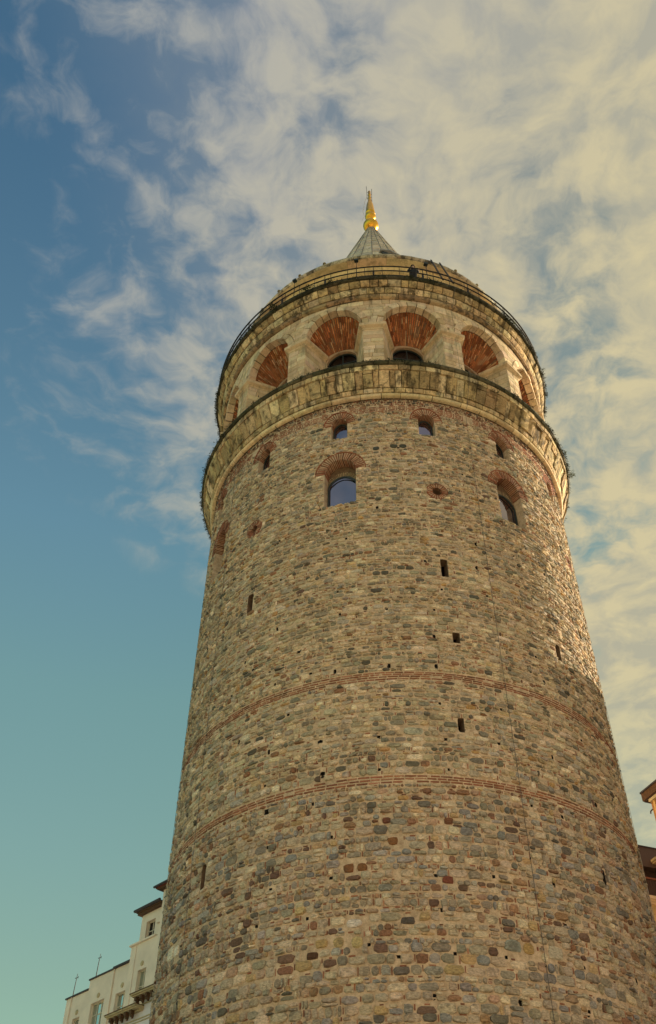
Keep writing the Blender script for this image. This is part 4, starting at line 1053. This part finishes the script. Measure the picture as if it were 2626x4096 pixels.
# ------------------------------------------------------------------ visitor on the gallery
def person():
    th = 13.4*DEG; rr = 8.42; base_ = Vector((rr*math.sin(th), D-rr*math.cos(th), 40.73+H0))
    t = thing('person', 'person in dark jacket and dark cap leaning over the gallery railing', 'person', base_)
    me = bpy.data.meshes.new('body'); V_ = [(0, 0, .92), (0, .0, 1.1), (0, -.03, 1.30), (0, -.05, 1.42), (0, -.07, 1.50), (0, -.085, 1.57), (0, -.09, 1.66)]; E_ = [(0, 1), (1, 2), (2, 3), (3, 4), (4, 5), (5, 6)]
    rad = [.15, .14, .16, .12, .055, .085, .075]
    def chain(start, pts, rs):
        p = start
        for q, r in zip(pts, rs): V_.append(q); rad.append(r); E_.append((p, len(V_)-1)); p = len(V_)-1
        return p
    for s in (-1, 1):
        chain(0, [(s*.10, 0, .86), (s*.11, -.02, .48), (s*.12, .02, .09), (s*.13, -.12, .04)], [.10, .07, .045, .04])
        h = chain(3, [(s*.18, -.05, 1.40), (s*.27, -.12, 1.15), (s*.20, -.33, .98), (s*.17, -.38, .965)], [.065, .05, .035, .022])
        for k in range(4):
            x0_ = s*(.14+.02*k); chain(h, [(x0_, -.415, .965), (x0_, -.44+.006*abs(k-1.5), .955), (x0_, -.452, .93)], [.010, .009, .008])
        chain(h, [(s*.14, -.385, .955), (s*.125, -.405, .945)], [.011, .009])
    me.from_pydata(V_, E_, []); o = link_obj('body', me, t)
    sk = o.modifiers.new('skin', 'SKIN'); me.skin_vertices[0].data[0].use_root = True
    for i, r in enumerate(rad): me.skin_vertices[0].data[i].radius = (r*(1.35 if i in (0, 1, 2) else 1), r)
    o.modifiers.new('sub', 'SUBSURF').levels = 1; o.modifiers['sub'].render_levels = 2
    dg = bpy.context.evaluated_depsgraph_get(); me2 = bpy.data.meshes.new_from_object(o.evaluated_get(dg)); o.modifiers.clear(); o.data = me2
    me2.materials.clear(); [me2.materials.append(MAT[q]) for q in ('cloth', 'skin')]
    me2.polygons.foreach_set('material_index', [1 if (p.center.z > 1.51 or (p.center.y < -.34 and p.center.z > .9)) else 0 for p in me2.polygons]); me2.polygons.foreach_set('use_smooth', [True]*len(me2.polygons))
    J = Join()
    pts = []
    for k in range(7):
        w = math.pi/2*k/6; pts.append((.112*math.cos(w), 1.64+.13*math.sin(w)))
    V2 = []; F2 = []; n_ = 14
    for r, z_ in pts:
        for i in range(n_): V2.append((r*math.cos(2*math.pi*i/n_), -.08+1.1*r*math.sin(2*math.pi*i/n_), z_-H0))
    for j in range(6):
        for i in range(n_): F2.append((j*n_+i, j*n_+(i+1) % n_, (j+1)*n_+(i+1) % n_, (j+1)*n_+i))
    J.add(V2, F2); J.build('cap', 'hair', t, True)
    J = Join()
    for s in (-1, 1): tube(J, [(s*.032, -.172, 1.655-H0), (s*.032, -.180, 1.655-H0)], .012, 6)
    J.build('eyes', 'hair', t)
    J = Join(); tube(J, [(0, -.170, 1.65-H0), (0, -.195, 1.615-H0), (0, -.168, 1.605-H0)], [.008, .015, .01], 6); J.build('nose', 'skin', t)
    t.rotation_euler = (0, 0, th)
person()

# ================================================================== BUILDINGS
class Facade:
    """plane coordinates: s along the wall, z up, d out of the wall towards the viewer"""
    def __init__(f, A, dv): f.A = np.array([A[0], A[1], 0.0]); q = np.array([dv[0], dv[1], 0.0]); f.s = q/np.linalg.norm(q); f.n = np.array([f.s[1], -f.s[0], 0]); f.n = f.n if f.n@(-f.A) > 0 else -f.n
    def P(f, s, z_, d): return f.A+f.s*s+f.n*d+np.array([0, 0, z_])
    def box(f, J, s0, s1, z0, z1, d0, d1): box(J, f.P(s0, z0, d0), f.s*(s1-s0), f.n*(d1-d0), (0, 0, z1-z0))
    def wall(f, name, s0, s1, z0, z1, holes, parent, mat, depth=8, rev=.22, d=0):
        J = Join(); ss = sorted({s0, s1, *[h[0] for h in holes], *[h[1] for h in holes]}); zs = sorted({z0, z1, *[h[2] for h in holes], *[h[3] for h in holes]})
        for a, b in zip(ss[:-1], ss[1:]):
            for c, e in zip(zs[:-1], zs[1:]):
                if any(h[0]-1e-6 <= a and b <= h[1]+1e-6 and h[2]-1e-6 <= c and e <= h[3]+1e-6 for h in holes): continue
                J.add([f.P(a, c, d), f.P(b, c, d), f.P(b, e, d), f.P(a, e, d)], [(0, 1, 2, 3)])
        for a, b, c, e in holes:
            q = [(a, c), (b, c), (b, e), (a, e)]
            J.add([f.P(s, z_, d) for s, z_ in q]+[f.P(s, z_, d-rev) for s, z_ in q], [(0, 1, 5, 4), (1, 2, 6, 5), (2, 3, 7, 6), (3, 0, 4, 7)])
        J.add([f.P(s, z_, dd) for dd in (d, d-depth) for s, z_ in ((s0, z0), (s1, z0), (s1, z1), (s0, z1))], [(0, 1, 5, 4), (1, 2, 6, 5), (2, 3, 7, 6), (3, 0, 4, 7), (4, 5, 6, 7)])
        return J.build(name, mat, parent)
    def window(f, h, parent, cols=2, rows=(.5,), fr=.05, rev=.22, d=0, mat='trim', pmat='winpane', sill=True):
        a, b, c, e = h; J = Join(); d0 = d-rev+.02
        f.box(J, a, a+fr, c, e, d0, d0+.05); f.box(J, b-fr, b, c, e, d0, d0+.05); f.box(J, a+fr, b-fr, c, c+fr, d0, d0+.05); f.box(J, a+fr, b-fr, e-fr, e, d0, d0+.05)
        xs = [a+fr+(b-a-2*fr)*k/cols for k in range(1, cols)]
        for x_ in xs: f.box(J, x_-.018, x_+.018, c+fr, e-fr, d0, d0+.044)
        zs = [c+(e-c)*q for q in rows]
        for z_ in zs: f.box(J, a+fr, b-fr, z_-.018, z_+.018, d0, d0+.038)
        w = J.build('window', mat, parent)
        X_ = [a+fr]+xs+[b-fr]; Z_ = [c+fr]+zs+[e-fr]
        for x0_, x1_ in zip(X_[:-1], X_[1:]):
            for y0_, y1_ in zip(Z_[:-1], Z_[1:]): 
                tl = random.uniform(-.008, .008)
                mk('pane', [f.P(x0_, y0_, d0+.01), f.P(x1_, y0_, d0+.01+tl), f.P(x1_, y1_, d0+.01+tl), f.P(x0_, y1_, d0+.01)], [(0, 1, 2, 3)], pmat, w)
        if sill:
            J = Join(); f.box(J, a-.05, b+.05, c-.06, c, d-.1, d+.06); J.build('sill', parent_mat(parent), w)
        return w
def parent_mat(p): return 'cream'
azr = math.radians(-15.62)
FL = Facade((50*math.sin(azr), 50*math.cos(azr)), (.737, -.676))
lb = thing('apartment_building', 'cream stepped apartment building with dark copings left of the tower', 'building', (FL.A[0], FL.A[1], 0))
lb.location = (0, 0, 0)
w1 = (-4.66, -4.02, 14.3, 15.98); w2 = (-3.05, -1.88, 14.2, 16.33); w3 = (-.92, .06, 14.2, 16.30); w4 = (.92, 1.62, 15.37, 16.90); w5 = (.97, 1.72, 18.30, 19.23)
FL.wall('wall', -5.58, -3.50, -1.6, 17.10, [w1], lb, 'cream', d=0); FL.wall('wall', -3.50, -1.30, -1.6, 17.54, [w2], lb, 'cream', d=.03)
FL.wall('wall', -1.30, 0.0, -1.6, 17.55, [], lb, 'cream', d=.0) if False else FL.wall('wall', -1.30, .06, -1.6, 17.56, [w3], lb, 'cream', d=.0)
FL.wall('wall', .06, 2.36, -1.6, 18.22, [w4], lb, 'cream', d=.10, depth=7.9); FL.wall('wall', .50, 2.36, 18.22, 19.66, [w5], lb, 'cream', d=.0)
for h, c_, r_2, dd in ((w1, 1, (.75,), 0), (w2, 3, (.74,), .03), (w3, 2, (.35, .72,), 0), (w4, 2, (.27, .52), .10), (w5, 2, (.5,), 0)): FL.window(h, lb, c_, r_2, d=dd, sill=h in (w4,), pmat='winpane' if h != w5 else 'darkpane')
for (a, b, c, e, d0, d1) in ((-5.66, -3.50, 17.10, 17.17, -.3, .07), (-3.56, -1.30, 17.54, 17.61, -.3, .09), (-1.36, .06, 17.56, 17.65, -.3, .12)):
    J = Join(); FL.box(J, a, b, c, e, d0, d1); J.build('coping', 'coping', lb)
for (a, b, z_) in ((-.02, 2.10, 18.22), (1.98, 2.34, 18.86)):
    J = Join(); FL.box(J, a, b, z_, z_+.08, -.02, .20 if z_ < 18.5 else .12); J.build('ledge', 'cream', lb)
for (s_, z0_, z1_) in ((-5.06, -1.6, 17.1), (-1.31, -1.6, 17.55), (.52, -1.6, 18.2)):
    J = Join(); FL.box(J, s_-.02, s_+.02, z0_, z1_, .03 if s_ < 0 else .10, .07 if s_ < 0 else .13); J.build('drainpipe', 'cream', lb)
for (s_, z_, dd) in ((1.22, 17.17, .10), (-.43, 16.60, 0), (-2.46, 16.60, .03), (-4.35, 16.24, 0)):
    J = Join(); c0 = FL.P(s_, z_, dd); tube(J, [c0, c0+FL.n*.03, c0+FL.n*.05], [.12, .12, .08], 16); J.build('round_medallion', 'ornate', lb)
J = Join(); FL.box(J, .34, 2.36, 19.66, 19.74, -7, .20); FL.box(J, .34, 2.36, 19.74, 19.80, -7, .26); J.build('eave', 'bracket', lb)
J = Join(); tube(J, [FL.P(.20, 19.87, .32), FL.P(2.36, 19.87, .32)], .07, 8); J.build('gutter', 'coping', lb)
J = Join(); FL.box(J, .24, 2.36, 19.80, 19.86, -7, .30); J.build('roof', 'coping', lb)
# taller neighbour squeezed behind the tower's edge
nb = thing('neighbour_building', 'narrow pale building with projecting dark eave close beside the tower on its left', 'building')
FL.wall('wall', 2.361, 9.0, -1.6, 20.36, [], nb, 'cream', d=.16, depth=7)
J = Join(); FL.box(J, 2.14, 9.0, 20.36, 20.42, -6, .42); J.build('eave', 'bracket', nb)
J = Join(); FL.box(J, 2.06, 9.0, 20.42, 20.54, -6, .46); J.build('roof', 'tile', nb)
J = Join(); tube(J, [FL.P(2.0, 20.50, .52), FL.P(9.0, 20.50, .52)], .06, 8); J.build('gutter', 'coping', nb)
# masts
for (s_, zt, lab) in ((-5.05, 18.32, 'thin dark roof mast at the outer left corner of the cream building'), (-3.06, 18.76, 'thin dark roof mast with side arm on the middle step of the cream building')):
    t = thing('roof_mast', lab, 'mast', FL.P(s_, 17.1 if s_ < -4 else 17.6, .0)+np.array([0, 0, H0]), 'masts on the cream roof')
    J = Join(); h_ = zt-(17.15 if s_ < -4 else 17.6); tube(J, [(0, 0, 0-H0), (.02, 0, h_*.6-H0), (.05, 0, h_-H0)], [.025, .02, .012], 6); J.build('pole', 'coping', t)
    J = Join(); tube(J, [(.0, 0, h_*.82-H0), (.10, 0, h_*.84-H0)], .014, 5); tube(J, [(.10, 0, h_*.80-H0), (.11, 0, h_*.9-H0)], .012, 5); tube(J, [(-.05, 0, h_*.80-H0), (.0, 0, h_*.82-H0)], .02, 5); J.build('bracket_arm', 'coping', t)
# ornate lower building
FO = Facade(tuple((FL.A+FL.n*1.2)[:2]), (.737, -.676))
ob = thing('ornate_building', 'grey building with bracketed stone cornice at the foot of the tower on its left', 'building')
FO.wall('wall', 1.45, 6.0, -1.6, 14.32, [], ob, 'grey_wall', depth=1.1)
FO.wall('wall', 3.35, 6.0, 14.32, 14.80, [], ob, 'grey_wall', depth=1.0, d=-.02)
for (a, b, z_, k_) in ((1.14, 3.55, 14.36, 5), (3.02, 6.0, 14.84, 6)):
    J = Join(); FO.box(J, a, b, z_+.06, z_+.12, -.6, .46); FO.box(J, a+.06, b, z_, z_+.06, -.6, .38); FO.box(J, a+.15, b, z_-.08, z_, -.5, .14); J.build('cornice', 'ornate', ob)
    J = Join(); FO.box(J, a-.02, b, z_+.12, z_+.15, -.6, .49); J.build('cornice_lead', 'bracket', ob)
    for k in range(k_):
        s_ = a+.28+k*.40
        if s_ > b-.1: continue
        J = Join(); FO.box(J, s_-.075, s_+.075, z_-.16, z_-.002, .142, .34); FO.box(J, s_-.06, s_+.06, z_-.26, z_-.16, .142, .26); FO.box(J, s_-.045, s_+.045, z_-.32, z_-.26, .142, .20); J.build('bracket', 'bracket', ob)
for z_ in (13.98, 13.86): 
    J = Join(); FO.box(J, 1.42, 6.0, z_, z_+.04, -.02, .04); J.build('string_course', 'ornate', ob)
J = Join(); FO.box(J, 3.33, 6.0, 14.55, 14.60, -.03, .03); J.build('string_course', 'ornate', ob)

# unseen row of pale houses added behind the viewer; sunlit fronts brighten the tower
x_ = -34.0; COLS = ['cream', 'rose', 'sand', 'cream', 'sand', 'rose']
NAMES = ['pale cream end', 'wide rose', 'narrow sand coloured', 'tallest cream', 'broad sand coloured', 'rose end']
MAT['rose'] = plain('unseen_house_rose_render', (.62, .46, .38), .9, 0, .10, 1.3, .004); MAT['sand'] = plain('unseen_house_sand_render', (.66, .56, .40), .9, 0, .10, 1.3, .004)
for k in range(6):
    w_ = (10.5, 12, 9.5, 11, 13, 12)[k]; ht = (15.5, 18, 16.5, 19, 16, 17.5)[k]; setb = (0, .6, 0, .4, .1, .5)[k]
    F2_ = Facade((x_+w_, -13-setb), (-1, 0)); F2_.n = np.array([0, 1.0, 0])
    hs = thing('unseen_row_house', NAMES[k]+' rendered house added unseen behind the viewer to bounce sunlight onto the tower', 'house', group='unseen houses added behind the viewer for bounce light')
    hl = [(a, a+1.1, z_, z_+1.9) for a in np.arange(1.2, w_-1.8, 2.4) for z_ in np.arange(2.4, ht-2.6, 3.3)]
    F2_.wall('wall', 0, w_, -1.6, ht, hl, hs, COLS[k], depth=9)
    for h in hl: F2_.window(h, hs, 2, (.65,), sill=False)
    J = Join(); F2_.box(J, -.1, w_+.1, ht, ht+.3, -9.2, .5); J.build('cornice', 'ornate', hs); x_ += w_+.02

# right side: orange house (its wall also keeps the low sun off the lower shaft)
a0 = math.radians(15.12)
FR = Facade((45*math.sin(a0), 45*math.cos(a0)), (.42, -.91))
og = thing('orange_house', 'orange rendered house with wide dark eaves at the right edge', 'house')
wd = .14
RW = [(.66+k*2.3, 1.55+k*2.3, z_, z_+1.75) for k in range(8) for z_ in (20.80, 17.2, 13.6, 10.0)]
FR.wall('wall', .32, 20, -1.6, 22.74, RW, og, 'orange', d=-wd, depth=7)
for h in RW:
    FR.window(h, og, 2, (.6,), fr=.10, d=-wd, mat='yellow_trim', sill=False)
J = Join()
for h in RW[:4]:
    FR.box(J, h[0]-.14, h[0]-.001, h[2]-.1, h[3]+.12, -wd, -wd+.07); FR.box(J, h[1]+.001, h[1]+.14, h[2]-.1, h[3]+.12, -wd, -wd+.07); FR.box(J, h[0]-.14, h[1]+.14, h[3]+.121, h[3]+.24, -wd, -wd+.08)
J.build('window_surround', 'yellow_trim', og)
J = Join(); FR.box(J, .36, 20, 22.56, 22.70, -wd, -wd+.16); J.build('wall_moulding', 'ornate', og)
J = Join(); FR.box(J, 0, 20.6, 22.74, 22.80, -8.3, 0); J.build('eave_soffit', 'dbrown', og)
J = Join(); FR.box(J, -.05, 20.65, 22.80, 23.18, -8.4, .04); J.build('eave_fascia', 'bracket', og)
J = Join(); FR.box(J, -.07, 20.7, 23.18, 23.26, -8.4, .09); J.build('roof_edge', 'coping', og)
J = Join(); tube(J, [FR.P(.55, 23.27, -.25), FR.P(.55, 23.36, -.25), FR.P(.55, 23.40, -.25)], [.10, .09, .03], 8); J.build('vent_cap', 'coping', og)
J = Join(); FR.box(J, .12, .40, 22.32, 22.66, -1.2, -.30); sr = J.build('side_roof', 'tile', og)
J = Join(); tube(J, [FR.P(.30, 22.30, -.25), FR.P(.16, 22.32, -.22), FR.P(.06, 22.28, -.20), FR.P(.03, 22.18, -.20)], .035, 6); J.build('gutter_hook', 'coping', og)
for z_ in (21.12, 20.16):
    J = Join(); FR.box(J, .16, .42, z_, z_+.12, -1.1, -.34); FR.box(J, .24, .42, z_-.10, z_, -1.1, -.42); J.build('side_cornice', 'ornate', og)
# brown terraced building behind
a1 = math.radians(14.1)
FB = Facade((50*math.sin(a1), 50*math.cos(a1)), (.91, .41))
bb = thing('brown_building', 'brown clad building with copper railed terrace behind the tower on the right', 'building')
FB.wall('upper_wall', -3, 9, 21.92, 22.98, [], bb, 'brown', depth=6)
J = Join(); FB.box(J, -3, 9, 22.98, 23.03, -6.1, .05); J.build('coping', 'coping', bb)
FB.wall('recessed_wall', -3, 9, 19.9, 21.92, [], bb, 'dbrown', depth=5, d=-.5)
tr = link_obj('terrace_railing', None, bb)
J = Join(); FB.box(J, -3, 9, 20.92, 21.0, .55, .66); J.build('handrail', 'copper', tr)
for k in range(70):
    s_ = -2+k*.15
    if s_ > 8: break
    J = Join(); FB.box(J, s_, s_+.135, 20.0, 20.92, .59, .615); J.build('slat', 'dbrown', tr)
FB.wall('lower_wall', -3, 9, -1.6, 19.62, [(.6, 1.5, 16.8, 18.7)], bb, 'ornate', depth=6, d=.62)
FB.window((.6, 1.5, 16.8, 18.7), bb, 2, (.5,), d=.62)
J = Join(); FB.box(J, -3, 9, 19.62, 19.72, -.5, .74); FB.box(J, -3, 9, 19.72, 19.80, -.5, .84); FB.box(J, -3, 9, 19.80, 19.95, -.5, .92); J.build('cornice', 'trim', bb)
J = Join(); FB.box(J, .66, 1.1, 22.2, 22.32, 0, .42); FB.box(J, .72, 1.1, 22.12, 22.2, 0, .3); J.build('ornament_ledge', 'ornate', bb)
